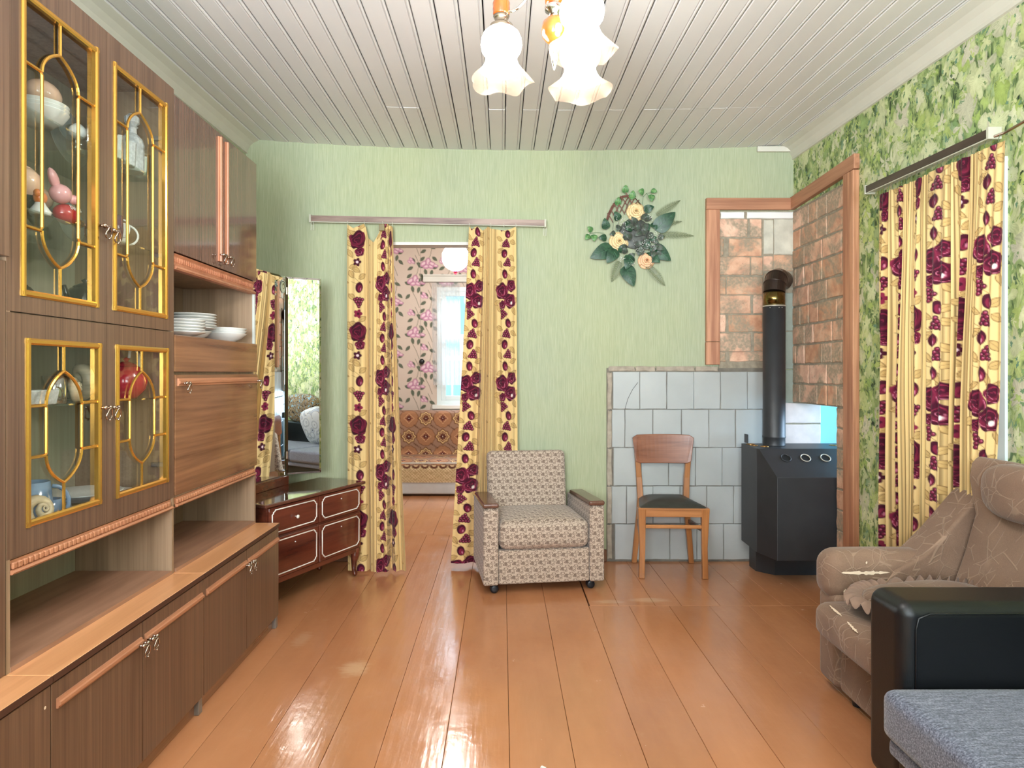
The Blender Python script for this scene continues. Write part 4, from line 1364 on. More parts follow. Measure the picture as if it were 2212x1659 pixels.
def shell(c, s, label, rot=0.0, spikes=True):
    vs = MB(); n, mm = 46, 8
    for i in range(n + 1):
        t = i / n; a = t * 2 * math.pi * 3.1
        R = s * math.exp(-(1 - t) * 3.0)
        ctr = Vector((R * math.cos(a), R * math.sin(a), s * .9 * (1 - math.exp(-(1 - t) * 3.0))))
        r = R * .52
        for k in range(mm):
            b = 2 * math.pi * k / mm
            rr = r * (1 + (.28 if spikes and k == 1 and i % 3 == 0 else 0))
            vs.v.append(tuple(ctr + Vector((math.cos(a), math.sin(a), 0)) * rr * math.cos(b) + Vector((0, 0, 1)) * rr * math.sin(b)))
    for i in range(n):
        for k in range(mm):
            k2 = (k + 1) % mm; vs.f.append((i * mm + k, i * mm + k2, (i + 1) * mm + k2, (i + 1) * mm + k))
    vs.f.append(tuple(range(n * mm, (n + 1) * mm)))
    vs.xf(Matrix.Rotation(rot, 4, 'Z') @ Matrix.Rotation(math.radians(70), 4, 'Y') @ Matrix.Scale(1, 4))
    mz = min(p[2] for p in vs.v)
    vs.xf(Matrix.Translation((0, 0, -mz)))
    ob2 = vs.build('seashell', M_shell, None, smooth=True); ob2.location = c
    return tag(ob2, label, 'seashell')


shell((-1.365, 2.125, S4 + .001), .036, 'small pale spiky seashell on the lower glass shelf', .4)
shell((-1.44, 2.27, S4 + .001), .056, 'larger ruffled seashell behind the small pale one', 1.2)
shell((-1.345, 1.93, S0 + .001), .055, 'big striped snail shell in the bottom left corner of the display cabinet', -.3, False)
mug((-1.415, 2.015, S0 + .001), .058, .145, 'tall pearly blue mug behind the big snail shell', M_blue, flare=.86)
mug((-1.43, 2.115, S0 + .001), .036, .075, 'small blue cup beside the tall blue mug', M_blue)
orn = MB()
for k in range(16):
    a = k * 1.7; orn.ell((.025 * math.cos(a), .034 * math.sin(a * 1.3), .012 + .022 * (k % 4)), (.012, .012, .010), 8, 6)
for k in range(4):
    orn.tube([(0, -.03 + k * .02, .05), (.012, -.02 + k * .02, .085), (0, -.005 + k * .02, .06)], .003, 6)
o = orn.build('ornament', M_goldm, None, smooth=True); o.location = (-1.335, 1.80 + .0, S0 + .07)
o.location = (-1.37, 1.865, S0 + .001); o.scale = (1, 1, 1.9)
tag(o, 'gilded flower ornament behind the glass at the lower left corner', 'ornament')
plate((-1.43, 2.285, S0 + .040), .125, 'upper oval white platter behind the lower left glass door', None, M_china, .028, 'platter')
plate((-1.43, 2.285, S0 + .001), .130, 'lower grey rimmed platter under the white one', None, M_greypl, .032, 'platter')
plate((-1.46, 2.50, S0 + .004), .105, 'round white plate with grey rings behind the lower right glass door', None, M_china, .022, 'plate')
for k in range(2):
    bowl((-1.55, 2.40, S4 + .001 + k * .02), .05, .035, ['lower', 'upper'][k] + ' dark glass bowl left of the red teapot', M_blackg)
pot((-1.40, 2.50, S4 + .001), .072, 'red striped teapot with a tall white handle', M_red, name='teapot', cat='teapot', spout=True, handle=False)
tp = [x for x in bpy.data.objects if x.parent is None and x.get('label', '').startswith('red striped teapot')][0]
cc = Vector((-1.40, 2.50, S4))
MB().tube([cc + Vector((0, .062, .075)), cc + Vector((0, .088, .12)), cc + Vector((0, .085, .165)), cc + Vector((0, .055, .19)), cc + Vector((0, .022, .175)), cc + Vector((0, .018, .15))], .0055, 7).build('handle', M_china, tp, smooth=True)

# ------------------------------------------------------------------ dressing table with triple mirror
M_mah = wood('glossy_mahogany', (76, 34, 24), (116, 58, 40), .12, 'x', coat=.6, grain=22, ring=1.6, contrast=1.1, bmp=.0)
M_mahtop = wood('glossy_mahogany_top', (66, 36, 28), (104, 62, 48), .07, 'x', coat=.7, grain=20, ring=1.3, bmp=.0)
M_inlay = plain('white_inlay_bead', (232, 226, 216), .35)
M_mirror, nt, b = mk('mirror_silver'); b.inputs['Base Color'].default_value = (.93, .95, .94, 1); b.inputs['Metallic'].default_value = 1; b.inputs['Roughness'].default_value = .008
M_bevelglass = plain('mirror_edge', (206, 214, 208), .05, metal=.8, var=.01)

fx, fy = -1.275, 3.625
ang = math.atan2(.91, .414)
DW, DD, DH = .857, .36, .618
dt = thing('dressing_table', 'low mahogany dressing table with white beaded outlines and triple mirror', 'dressing table', (fx, fy, 0), ang)
lc = dict(local=True)
MB().prism([(-.02, -.015), (DW + .02, -.015), (DW + .02, DD + .005), (-.02, DD + .005)], 'z', DH - .02, DH).build('tabletop', M_mahtop, dt, bevel=.006, local=True)
MB().box(.012, DW - .012, .012, DD, .175, DH - .02).build('body', M_mah, dt, local=True)
MB().box(.012, DW - .012, .004, .02, .165, .192).box(.012, DW - .012, .010, .018, .415, .43).build('bottom_rail', M_mah, dt, local=True)


def outline(m, x0, x1, z0, z1, y, r=.0035, notch=.022):
    pts = []
    def corner(cx, cz, sx, sz):
        # concave-ogee notch
        q = [(cx + sx * notch, cz), (cx + sx * notch * .9, cz + sz * notch * .35), (cx + sx * notch * .45, cz + sz * notch * .45), (cx + sx * notch * .35, cz + sz * notch * .9), (cx, cz + sz * notch)]
        return q
    bl = corner(x0, z0, 1, 1); br = corner(x1, z0, -1, 1); tr_ = corner(x1, z1, -1, -1); tl = corner(x0, z1, 1, -1)
    pts = bl[::-1] + br + tr_[::-1] + tl
    m.tube([(a, y, b_) for a, b_ in pts], r, 6, closed=True)
    return m


mid = DW / 2
for (xa, xb, za, zb, nm) in ((.018, mid - .004, .432, .592, 'drawer'), (mid + .004, DW - .018, .432, .592, 'drawer'), (.018, mid - .004, .196, .418, 'door'), (mid + .004, DW - .018, .196, .418, 'door')):
    d = MB().cbox(xa, xb, -.004, .014, za, zb, .003).build(nm, M_mah, dt, local=True)
    outline(MB(), xa + .022, xb - .022, za + .02, zb - .016, -.005).build('white_outline', M_inlay, d, smooth=True, local=True)
    if nm == 'drawer' and xa < .1:
        MB().lathe([(.004, 0), (.004, -.012), (.011, -.018), (.010, -.024), (0, -.026)], ((xa + xb) / 2, -.004, (za + zb) / 2), 12, 'y').build('knob', M_inlay, d, smooth=True, local=True)
    else:
        MB().lathe([(.004, 0), (.0035, -.004), (0, -.005)], ((xa + xb) / 2, -.004, zb - .05), 8, 'y').build('screw', M_inlay, d, local=True)
for (x, y) in ((.045, .03), (DW - .04, .03), (.045, DD - .04), (DW - .04, DD - .04)):
    pts = [(x, y, .19), (x, y - .004 + .0, .14), (x, y + .004, .09), (x, y + .006, .045), (x, y - .004, .018), (x, y - .012, .009)]
    MB().tube(pts, [.034, .030, .019, .014, .018, .009], 8).build('leg', M_mah, dt, smooth=True, local=True)
hg = Vector((-1.385, 4.30, 0))
u = Vector((-.208, -.978, 0))
MB().hexa([tuple(hg + u * a + n_ + Vector((0, 0, z_))) for z_ in (DH, DH + .055) for a, n_ in ((-.0, Vector((.02, -.006, 0))), (.5, Vector((.02, -.006, 0))), (.5, Vector((-.02, .006, 0))), (-.0, Vector((-.02, .006, 0))))]).build('mirror_base', M_mah, dt, bevel=.003)


def mirror_panel(p0, p1, z0, z1, nrm, name='mirror', bev=.012):
    n_ = Vector(nrm).normalized()
    d_ = (p1 - p0).normalized()
    q = lambda a, z_, off: tuple(p0 + d_ * a + n_ * off + Vector((0, 0, z_)))
    Lm = (p1 - p0).length
    bk = MB().hexa([q(0, z0, -.012), q(Lm, z0, -.012), q(Lm, z0, -.001), q(0, z0, -.001), q(0, z1, -.012), q(Lm, z1, -.012), q(Lm, z1, -.001), q(0, z1, -.001)]).build(name, M_mah, dt)
    MB().add([q(bev, z0 + bev, .003), q(Lm - bev, z0 + bev, .003), q(Lm - bev, z1 - bev, .003), q(bev, z1 - bev, .003)], [(0, 1, 2, 3)]).build('mirror_glass', M_mirror, bk)
    o_ = [q(0, z0, -.001), q(Lm, z0, -.001), q(Lm, z1, -.001), q(0, z1, -.001)]; i_ = [q(bev, z0 + bev, .003), q(Lm - bev, z0 + bev, .003), q(Lm - bev, z1 - bev, .003), q(bev, z1 - bev, .003)]
    MB().add(o_ + i_, [(0, 1, 5, 4), (1, 2, 6, 5), (2, 3, 7, 6), (3, 0, 4, 7)]).build('bevelled_edge', M_mirror, bk)
    return bk


mirror_panel(hg + u * .49, hg + u * .012, DH + .05, 1.945, (.978, -.208, 0))
mirror_panel(hg + u * .50 + Vector((-.085, -.17, 0)), hg + u * .50, DH + .05, 1.945, (.90, -.45, 0), 'side_mirror')
mirror_panel(hg, Vector((-1.188, 4.402, 0)), DH + .058, 1.945, (.45, -.893, 0), 'side_mirror')
for z_ in (.78, 1.83):
    MB().lathe([(.007, 0), (.007, .045)], hg + Vector((.006, -.006, z_)), 8).build('hinge', M_pull, dt)
# oval sticker with a drawn head of a woman on the mirror
sp_ = hg + u * .045 + Vector((.978, -.208, 0)) * .0045
fr = Matrix(((-.208, 0, .978), (-.978, 0, -.208), (0, 1, 0))).to_4x4()
def oval(name, a, b_, off, mat, dx=0, dz=0, par=None, th=.0006):
    m = MB(); n = 24
    m.add([fr @ Vector((dx + a * math.cos(2 * math.pi * k / n), dz + b_ * math.sin(2 * math.pi * k / n), off + th)) + sp_ + Vector((0, 0, 1.875)) for k in range(n)], [tuple(range(n))])
    return m.build(name, mat, par or dt)
stc = oval('sticker', .033, .042, 0, plain('sticker_green_grey', (196, 206, 186), .5))
oval('sticker_ring', .028, .037, .0006, plain('sticker_dark', (58, 66, 60), .5), par=stc)
oval('sticker_ground', .025, .033, .0012, plain('sticker_pale', (206, 214, 186), .5), .002, -.003, par=stc)
oval('portrait_hair', .015, .020, .0018, plain('sticker_hair', (120, 124, 84), .5), -.002, .004, par=stc)
oval('portrait_face', .009, .012, .0024, plain('sticker_face', (214, 212, 178), .5), .002, .0, par=stc)
# ------------------------------------------------------------------ curtains
M_curt = painted('rose_printed_curtain', .9, .15, .18)
M_rail = wood('brown_streaked_rail', (92, 68, 60), (164, 140, 126), .4, 'x', grain=30, ring=2.4, contrast=1.4, spread=1.0)
M_railw = plain('white_plastic', (186, 184, 166), .4)


def smooth1(a, k):
    if k < 2: return a
    g = np.exp(-np.linspace(-2, 2, 2 * k + 1) ** 2); g /= g.sum()
    p = np.concatenate([np.full(k, a[0]), a, np.full(k, a[-1])])
    r = np.convolve(p, g, 'valid'); r[0] = a[0]; r[-1] = a[-1]
    return r


def curtain(label, cat_group, Wd, knots, pos, height, cols, stripes, res=.0036, rip=.006, hem=0.0):
    nu = int(Wd / res) + 1; nv = int(height / res) + 1
    s = np.linspace(0, Wd, nu); v = np.linspace(0, 1, nv)
    K = np.array(knots, float)
    kk = max(2, int(.010 / res))
    f = [smooth1(np.interp(s, K[:, 0], K[:, i]), kk) for i in range(1, 5)]
    S, V = np.meshgrid(s, v)
    a = V ** 1.1
    xp = f[0][None] * (1 - a) + f[1][None] * a
    d = 1.35 * f[2][None] * np.clip(.25 + V * 1.6, 0, 1) + rip * np.sin(S * 2 * math.pi / .047 + 2 * V) * (.4 + .6 * np.sin(V * 3.1)) + .004 * np.sin(V * 9 + S * 11)
    drop = f[3][None] * np.clip(1 - V * 6, 0, 1) ** 2
    T = V * height
    P = pos(xp, d, V, drop)
    col = curtain_print(S, T, cols, stripes)
    o = sheet('curtain', P, col, M_curt)
    return tag(o, label, 'curtain', cat_group)


def pos_door(ytop, ybot, Yt, Yb):
    def fn(xp, d, V, drop):
        Y = Yt + (Yb - Yt) * np.clip((V - .1) / .9, 0, 1) - d
        py = ytop + (ybot - ytop) * V
        Yref = Yt + (Yb - Yt) * np.clip((V - .1) / .9, 0, 1)
        X = (xp - CX) * Yref / F
        Z = H - (py - CY) * Yref / F - drop
        return np.stack([X, Y, Z], -1)
    return fn


curtain('floral cream and burgundy curtain hanging left of the doorway', 'rose curtains at the doorway', .62,
        [(0, 750, 752, 0, 0), (.04, 763, 765, .012, .03), (.12, 787, 793, .018, 0), (.15, 791, 798, -.02, .03), (.18, 796, 803, .02, .10), (.24, 808, 812, .03, .13), (.30, 820, 820, .038, .06), (.33, 826, 826, .02, 0),
         (.40, 838, 838, .03, 0), (.43, 841, 842, -.04, .01), (.50, 845, 856, .02, .01), (.56, 847, 866, -.01, .02), (.62, 849, 878, .015, .02)],
        pos_door(484, 1232, 4.655, 4.46), 2.37, [(.075, 1, .9, .10), (.345, 2, .8, .42), (.475, 1, .8, .74 - .64)], [(.15, .24, 8), (.54, .62, 7), (-.01, .015, 2)])
curtain('floral cream and burgundy curtain hanging right of the doorway behind the patterned armchair', 'rose curtains at the doorway', .52,
        [(0, 1013, 974, 0, 0), (.03, 1019, 984, .01, .02), (.08, 1031, 1002, .012, .0), (.13, 1043, 1022, -.02, .03), (.17, 1049, 1032, .03, .02), (.22, 1054, 1046, -.02, .0), (.27, 1062, 1058, .025, .02), (.32, 1071, 1070, -.01, .02),
         (.40, 1088, 1090, .02, .03), (.46, 1102, 1106, .02, .02), (.52, 1115, 1120, 0, 0)],
        pos_door(489, 1216, 4.655, 4.60), 2.34, [(.065, 2, .95, .46), (.415, 2, 1.0, .46)], [(.13, .33, 14)])


def rod_z(Y): return 2.285 + (Y - 2.70) * .0235


def pos_win(xc, zb):
    def fn(xp, d, V, drop):
        Y = F * xc / (xp - CX)
        zt = rod_z(Y) - .045
        Z = zt + (zb - zt) * V - drop
        return np.stack([xc - d + .0 * Y, Y, Z], -1)
    return fn


curtain('floral curtain on the window, far left panel beside the pine post', 'rose curtains at the window', .70,
        [(0, 1900, 1910, 0, 0), (.05, 1911, 1911.5, .02, 0), (.10, 1918, 1913, -.03, 0), (.15, 1925, 1926, .02, 0), (.20, 1934, 1940, -.03, 0), (.235, 1943, 1942, .01, 0), (.27, 1948, 1944, -.03, 0), (.33, 1954, 1952, .02, 0), (.39, 1961, 1960, -.02, 0),
         (.44, 1967, 1966, .02, 0), (.495, 1975, 1970, -.02, 0), (.55, 1984, 1983, .02, 0), (.60, 1990, 1996, .01, 0), (.63, 1995, 1999, -.025, 0), (.66, 2000, 2002, .02, 0), (.70, 2006, 2005, .0, 0)],
        pos_win(1.975, .06), 2.2, [(.05, 1, .7, .03), (.235, 2, .6, .40), (.55, 1, .9, .03)], [(.085, .19, 9), (.27, .49, 14), (.60, .69, 7)], rip=.006)
curtain('floral curtain on the window, wider right panel rising behind the brown armchair', 'rose curtains at the window', .62,
        [(0, 2007, 2007, .01, 0), (.05, 2026, 2024, .02, 0), (.10, 2046, 2042, .02, 0), (.13, 2052, 2048, -.03, 0), (.165, 2060, 2056, .02, 0), (.19, 2066, 2063, -.03, 0), (.245, 2082, 2065, .015, 0), (.29, 2093, 2067, -.035, 0), (.33, 2099, 2080, .02, 0), (.365, 2104, 2088, -.02, 0),
         (.40, 2108, 2094, .02, 0), (.46, 2120, 2104, .02, 0), (.54, 2146, 2116, .015, 0), (.62, 2172, 2128, -.01, 0)],
        pos_win(1.965, .06), 2.22, [(.05, 2, .9, .42), (.245, 1, .8, .03), (.525, 2, 1.05, .42)], [(.10, .19, 8), (.30, .46, 11)], rip=.006)
# white voile edge seen beside the right panel
M_voile = bpy.data.materials.new('white_voile'); M_voile.use_nodes = True
nt = M_voile.node_tree; nt.nodes.clear()
o_ = nt.nodes.new('ShaderNodeOutputMaterial')
tr_ = nd(nt, 'ShaderNodeBsdfTransparent', {0: (1, 1, 1, 1)}); df_ = nd(nt, 'ShaderNodeBsdfDiffuse', {0: C(238, 238, 240)}); tl_ = nd(nt, 'ShaderNodeBsdfTranslucent', {0: C(238, 238, 240)})
ms = nd(nt, 'ShaderNodeMixShader', {0: .5, 1: df_.outputs[0], 2: tl_.outputs[0]})
ms2 = nd(nt, 'ShaderNodeMixShader', {0: .42, 1: tr_.outputs[0], 2: ms.outputs[0]})
nt.links.new(ms2.outputs[0], o_.inputs[0])
g = MB().grid(lambda u, v: (2.005 + .008 * math.sin(u * 60), 2.78 + u * .72, 2.22 - v * 2.1), 90, 4).build('voile_curtain', M_voile, None, smooth=True)
tag(g, 'white voile behind the floral window curtains', 'curtain')


def rail(label, p0, p1, face, h=.042, dpt=.055, group='curtain rails'):
    "curtain rail with wood-print fascia, white lower channel and end caps"
    t = thing('curtain_rail', label, 'curtain rail', p0, 0, group)
    p0, p1 = Vector(p0), Vector(p1); d = p1 - p0; n = Vector(face)
    q = lambda a, off, z: tuple(p0 + d * a + n * off + Vector((0, 0, z)))
    def bar(a0, a1, o0, o1, z0, z1):
        return MB().hexa([q(a0, o0, z0), q(a1, o0, z0), q(a1, o1, z0), q(a0, o1, z0), q(a0, o0, z1), q(a1, o0, z1), q(a1, o1, z1), q(a0, o1, z1)])
    bar(0, 1, 0, .006, 0, h).build('fascia', M_rail if abs(d.x) > abs(d.y) else M_raily, t)
    bar(.002, .998, -dpt, 0, .002, .008).build('channel', M_railw, t)
    bar(.0, 1, .0, .004, -.006, -.001).build('lower_lip', M_railw, t)
    e = .012 / d.length
    for a in (-e, 1):
        bar(a, a + e, -dpt, .009, -.008, h + .006).build('end_cap', M_railw, t)
    return t


M_raily = wood('dark_brown_rail', (52, 40, 34), (84, 68, 58), .35, 'y', grain=30, ring=2.4)
pa, pb_ = W(672, 478, 4.665), W(1176, 488, 4.665)
rt = rail('wood-print curtain rail over the doorway', pa, pb_, (0, -1, 0), .040)
M_cord = plain('white_cord', (222, 220, 210), .6)
for px, py in ((674, 480), (1177, 492)):
    p = W(px, py, 4.66)
    MB().tube([p + Vector((-.006, 0, 0)), p + Vector((-.007, 0, -.055)), p + Vector((.007, 0, -.055)), p + Vector((.008, 0, 0))], .0016, 5).build('pull_cord', M_cord, rt)
for px, py in ((750, 484), (786, 484), (826, 485), (847, 486), (1013, 488), (1060, 489), (1088, 489), (1114, 490)):
    p = W(px, py, 4.655)
    MB().tube([p + Vector((0, 0, .022)), p + Vector((.004, 0, .008)), p + Vector((0, 0, -.008))], .0016, 5).build('hook', M_railw, rt)
pl = MB().cbox(W(820, 0, 4.63).x, W(832, 0, 4.63).x, 4.60, 4.612, W(0, 500, 4.63).z, W(0, 486, 4.63).z, .002).build('clip', plain('olive_clip', (120, 108, 70), .4), rt)
rw_ = rail('dark brown curtain rail over the window on the leafy wall', (1.955, 3.60, 2.296), (1.955, 2.70, 2.275), (-1, 0, 0), .034, .045)
MB().tube([(1.965, 2.70, 2.275), (1.99, 2.66, 2.28), (2.0, 2.60, 2.29), (2.01, 2.555, 2.30)], .006, 8).build('bracket_arm', M_pull, rw_)
for k in range(24):
    y = 2.66 + k * .038
    MB().tube([(1.972, y, rod_z(y) - .012), (1.968, y + .004, rod_z(y) - .03), (1.970, y, rod_z(y) - .05)], .0014, 4).build('hook', plain('green_hook', (96, 110, 80), .5) if k == 0 else bpy.data.materials['green_hook'], rw_)

# ------------------------------------------------------------------ patterned armchair
def curl_fabric():
    m, nt, b = mk('curl_weave_upholstery'); setp(b, .95, 0, .15, 0, .2)
    uv = nt.nodes.new('ShaderNodeUVMap')
    wob = noise(nt, uv.outputs[0], 14, 2)
    off = nd(nt, 'ShaderNodeVectorMath', {0: wob.outputs['Color'], 'Scale': .012}, operation='SCALE')
    sp = nd(nt, 'ShaderNodeSeparateXYZ', {0: nd(nt, 'ShaderNodeVectorMath', {0: uv.outputs[0], 1: off.outputs[0]}, operation='ADD').outputs[0]})
    v = mth(nt, 'MULTIPLY', sp.outputs[1], 1 / .042)
    u = mth(nt, 'ADD', mth(nt, 'MULTIPLY', sp.outputs[0], 1 / .054), mth(nt, 'MULTIPLY', mth(nt, 'FLOOR', v), .45))
    fu, fv = mth(nt, 'FRACT', u), mth(nt, 'FRACT', v)

    def ring(cx, cy, r, w_, ex=1.0):
        dx = mth(nt, 'SUBTRACT', fu, cx); dy = mth(nt, 'MULTIPLY', mth(nt, 'SUBTRACT', fv, cy), ex)
        d = mth(nt, 'SQRT', mth(nt, 'ADD', mth(nt, 'MULTIPLY', dx, dx), mth(nt, 'MULTIPLY', dy, dy)))
        e = mth(nt, 'ABSOLUTE', mth(nt, 'SUBTRACT', d, r))
        return nd(nt, 'ShaderNodeMapRange', {'Value': e, 1: w_, 2: w_ * 1.8, 3: 1.0, 4: 0.0}).outputs[0]
    a = mth(nt, 'MAXIMUM', ring(.24, .40, .10, .035), ring(.42, .60, .10, .035))
    a = mth(nt, 'MAXIMUM', a, ring(.50, .36, .07, .03))
    c = mth(nt, 'MAXIMUM', ring(.62, .40, .30, .028, 1.3), ring(.45, .95, .34, .026))
    c = mth(nt, 'MAXIMUM', c, ring(.02, .80, .17, .026))
    c = mth(nt, 'MAXIMUM', c, ring(.98, .80, .17, .026))
    c = mth(nt, 'MULTIPLY', mth(nt, 'MAXIMUM', c, ring(.80, .15, .12, .030)), .8)
    f = mth(nt, 'MAXIMUM', a, c)
    weave = noise(nt, uv.outputs[0], 420, 2)
    bg_ = ramp(nt, weave.outputs[0], [(.35, C(168, 148, 132)), (.65, C(200, 182, 164))])
    col = mix(nt, mth(nt, 'MULTIPLY', f, .85), bg_, C(98, 80, 70))
    nt.links.new(col, b.inputs['Base Color']); bump(nt, b, weave.outputs[0], .4, .001)
    return m


M_curl = curl_fabric()
M_armw = wood('dark_lacquered_armrest', (84, 54, 42), (120, 82, 66), .25, 'y', coat=.3, grain=60, ring=3)
M_rub = plain('black_rubber', (26, 28, 34), .35)
ac_ = thing('armchair', 'boxy armchair with curl-patterned beige fabric and dark wooden armrests', 'armchair', (-.112, 4.0, 0), math.radians(8.0))
lc = dict(local=True)
AW, AD = .745, .60
for s in (0, 1):
    x0 = 0 if s == 0 else AW - .092; x1 = x0 + .092
    sd = MB().prism([(0, .055), (.62, .055), (.60, .50), (.02, .52), (0, .50)], 'x', x0, x1)
    sd.build('side_panel', M_curl, ac_, smooth=True, bevel=.012, seg=3, local=True)
    ar = MB().hexa([(x0 - .004, -.004, .518), (x1 + .002, -.004, .518), (x1 + .002, .52, .50), (x0 - .004, .52, .50), (x0 - .004, -.004, .548), (x1 + .002, -.004, .548), (x1 + .002, .52, .53), (x0 - .004, .52, .53)])
    ar.build('armrest', M_armw, ac_, smooth=True, bevel=.012, seg=4, local=True)
MB().box(.094, AW - .094, .008, .05, .058, .262).build('front_panel', M_curl, ac_, smooth=True, bevel=.008, local=True)
MB().box(.094, AW - .094, .05, .58, .07, .25).build('seat_base', M_curl, ac_, local=True)


def cushion(parent, name, mat, x0, x1, y0, y1, z0, z1, crown=.03, r=.035, n=18, local=True, M=None, belly=0.0):
    "upholstered block: rounded edges with crowned faces"
    m = MB(); hx, hy, hz = (x1 - x0) / 2, (y1 - y0) / 2, (z1 - z0) / 2
    def pt(a, b, c):
        # cube point in [-1,1]^3 to rounded box
        p = Vector((a * hx, b * hy, c * hz))
        q = Vector((max(-hx + r, min(hx - r, p.x)), max(-hy + r, min(hy - r, p.y)), max(-hz + r, min(hz - r, p.z))))
        d = p - q
        if d.length > 1e-6: p = q + d.normalized() * r
        p.z += math.copysign(crown, c) * (1 - a * a) * (1 - b * b) * abs(c)
        p.y += (-belly * (1 - a * a) * (1 - c * c)) if b < -.5 else 0
        if M is not None: p = M @ p
        return (p.x + (x0 + x1) / 2, p.y + (y0 + y1) / 2, p.z + (z0 + z1) / 2)
    k = n // 2
    ts = [-math.cos(math.pi * i / n) for i in range(n + 1)]
    for ax in range(3):
        for sgn in (-1, 1):
            def fn(u, v, ax=ax, sgn=sgn):
                i = ts[int(round(u * n))]; j = ts[int(round(v * n))]
                c = [0, 0, 0]; c[ax] = sgn; c[(ax + 1) % 3] = i; c[(ax + 2) % 3] = j
                return pt(*c)
            m.grid(fn, n + 1, n + 1)
    return m.build(name, mat, parent, smooth=True, local=local, weld=True)


cushion(ac_, 'seat_cushion', M_curl, .096, AW - .096, -.012, .50, .265, .435, .03, .045, belly=.012)
cushion(ac_, 'backrest', M_curl, .085, AW - .125, .47, .575, .30, .80, .0, .035, M=Matrix.Rotation(math.radians(-9), 4, 'X'))
for (x, y) in ((.07, .05), (AW - .075, .06), (.08, .55), (AW - .08, .55)):
    w_ = MB().lathe([(.012, -.022), (.024, -.020), (.026, -.012), (.020, -.008), (.020, .008), (.026, .012), (.024, .020), (.012, .022)], (x, y, .0265), 18, 'y')
    w_.tube([(x, y, .03), (x, y + .012, .058)], .009, 8)
    w_.build('caster', M_rub, ac_, smooth=True, local=True)

# ------------------------------------------------------------------ wooden chair
M_chair = wood('honey_chair_wood', (136, 82, 42), (182, 122, 70), .35, 'z', grain=50, ring=2.5, coat=.2)
M_chairx = wood('honey_chair_wood_cross', (148, 92, 50), (192, 132, 80), .35, 'x', grain=50, ring=2.5, coat=.2)
M_chairb = wood('reddish_plywood_back', (112, 64, 42), (150, 96, 68), .35, 'x', grain=45, ring=3, coat=.2)
M_seatb = plain('dark_green_leatherette', (50, 50, 44), .42, var=.2, scale=(1, 1, 1), ns=30, bmp=.1)
ch = thing('dining_chair', 'wooden chair with dark leatherette seat standing before the white tiles', 'chair', (1.105, 4.322, 0), math.radians(-2.5))
CW = .225
for s in (-1, 1):
    # front leg: square, slightly waisted and kicked
    m = MB()
    prof = [(.0, .019, .0), (.03, .018, .004), (.20, .018, .004), (.42, .024, .0), (.455, .026, 0)]
    vs = []
    for z_, h_, o_ in prof:
        cx_ = s * (CW - .022 + o_ * 0 - .004 * (z_ > .1) * (z_ < .4))
        for a, b_ in ((-1, -1), (1, -1), (1, 1), (-1, 1)): vs.append((cx_ + a * h_, .022 + b_ * h_, z_))
    fs = [(0, 1, 2, 3), (16, 17, 18, 19)] + [(i * 4 + k, i * 4 + (k + 1) % 4, (i + 1) * 4 + (k + 1) % 4, (i + 1) * 4 + k) for i in range(4) for k in range(4)]
    m.add(vs, fs).build('leg', M_chair, ch, bevel=.004, local=True)
    # rear leg running up as back post, splayed foot
    pts = [(s * .198, .378, 0), (s * .185, .372, .15), (s * .165, .36, .35), (s * .158, .36, .46), (s * .165, .372, .60), (s * .178, .370, .76), (s * .188, .372, .86)]
    vs = []
    for i, (x, y, z_) in enumerate(pts):
        h_ = (.017, .018, .019, .020, .019, .017, .015)[i]
        for a, b_ in ((-1, -1), (1, -1), (1, 1), (-1, 1)): vs.append((x + a * h_, y + b_ * h_, z_))
    n = len(pts)
    fs = [(0, 1, 2, 3), tuple(range(4 * n - 4, 4 * n))] + [(i * 4 + k, i * 4 + (k + 1) % 4, (i + 1) * 4 + (k + 1) % 4, (i + 1) * 4 + k) for i in range(n - 1) for k in range(4)]
    MB().add(vs, fs).build('leg', M_chair, ch, bevel=.004, local=True)
    MB().hexa([(s * (CW - .012) - .008, .04, .285), (s * (CW - .012) + .008, .04, .285), (s * .175 + .008, .36, .285), (s * .175 - .008, .36, .285), (s * (CW - .012) - .008, .04, .312), (s * (CW - .012) + .008, .04, .312), (s * .175 + .008, .36, .312), (s * .175 - .008, .36, .312)]).build('stretcher', M_armw, ch, local=True)
    MB().hexa([(s * (CW - .010) - .010, .04, .40), (s * (CW - .010) + .010, .04, .40), (s * .162 + .010, .36, .40), (s * .162 - .010, .36, .40), (s * (CW - .010) - .010, .04, .452), (s * (CW - .010) + .010, .04, .452), (s * .162 + .010, .36, .452), (s * .162 - .010, .36, .452)]).build('seat_rail', M_chairx, ch, local=True)
MB().cbox(-CW + .03, CW - .03, .004, .030, .398, .456, .003).build('front_apron', M_chairx, ch, local=True)
MB().cbox(-CW + .035, CW - .035, .012, .030, .322, .345, .003).build('stretcher', M_chairx, ch, local=True)
MB().box(-.15, .15, .352, .37, .40, .45).build('rear_apron', M_chairx, ch, local=True)
m = MB()
def seatpt(u, v):
    a, b_ = u * 2 - 1, v * 2 - 1
    rr = max(abs(a), abs(b_))
    w_ = (CW + .002) * (1 - v) + .168 * v
    rnd = 1 - .06 * (abs(a) ** 6) * (abs(b_) ** 6)
    return (a * w_ * rnd, -.006 + v * .375, .456 + .050 * (1 - rr ** 2.6))
m.grid(seatpt, 21, 21)
m.build('seat', M_seatb, ch, smooth=True, local=True)
MB().prism([(-CW - .001, -.005), (CW + .001, -.005), (.17, .37), (-.17, .37)], 'z', .449, .458).build('seat_board', M_chairx, ch, local=True)
m = MB()
nb = 15
front = []; back = []
for (off, lst) in ((-.022, front), (-.010, back)):
    for i in range(nb):
        t_ = i / (nb - 1) * 2 - 1
        y_ = .372 + off + .018 * (1 - t_ * t_) * .9
        wt = .212 - .012 * 0
        lst.append((t_, y_))
vs = []
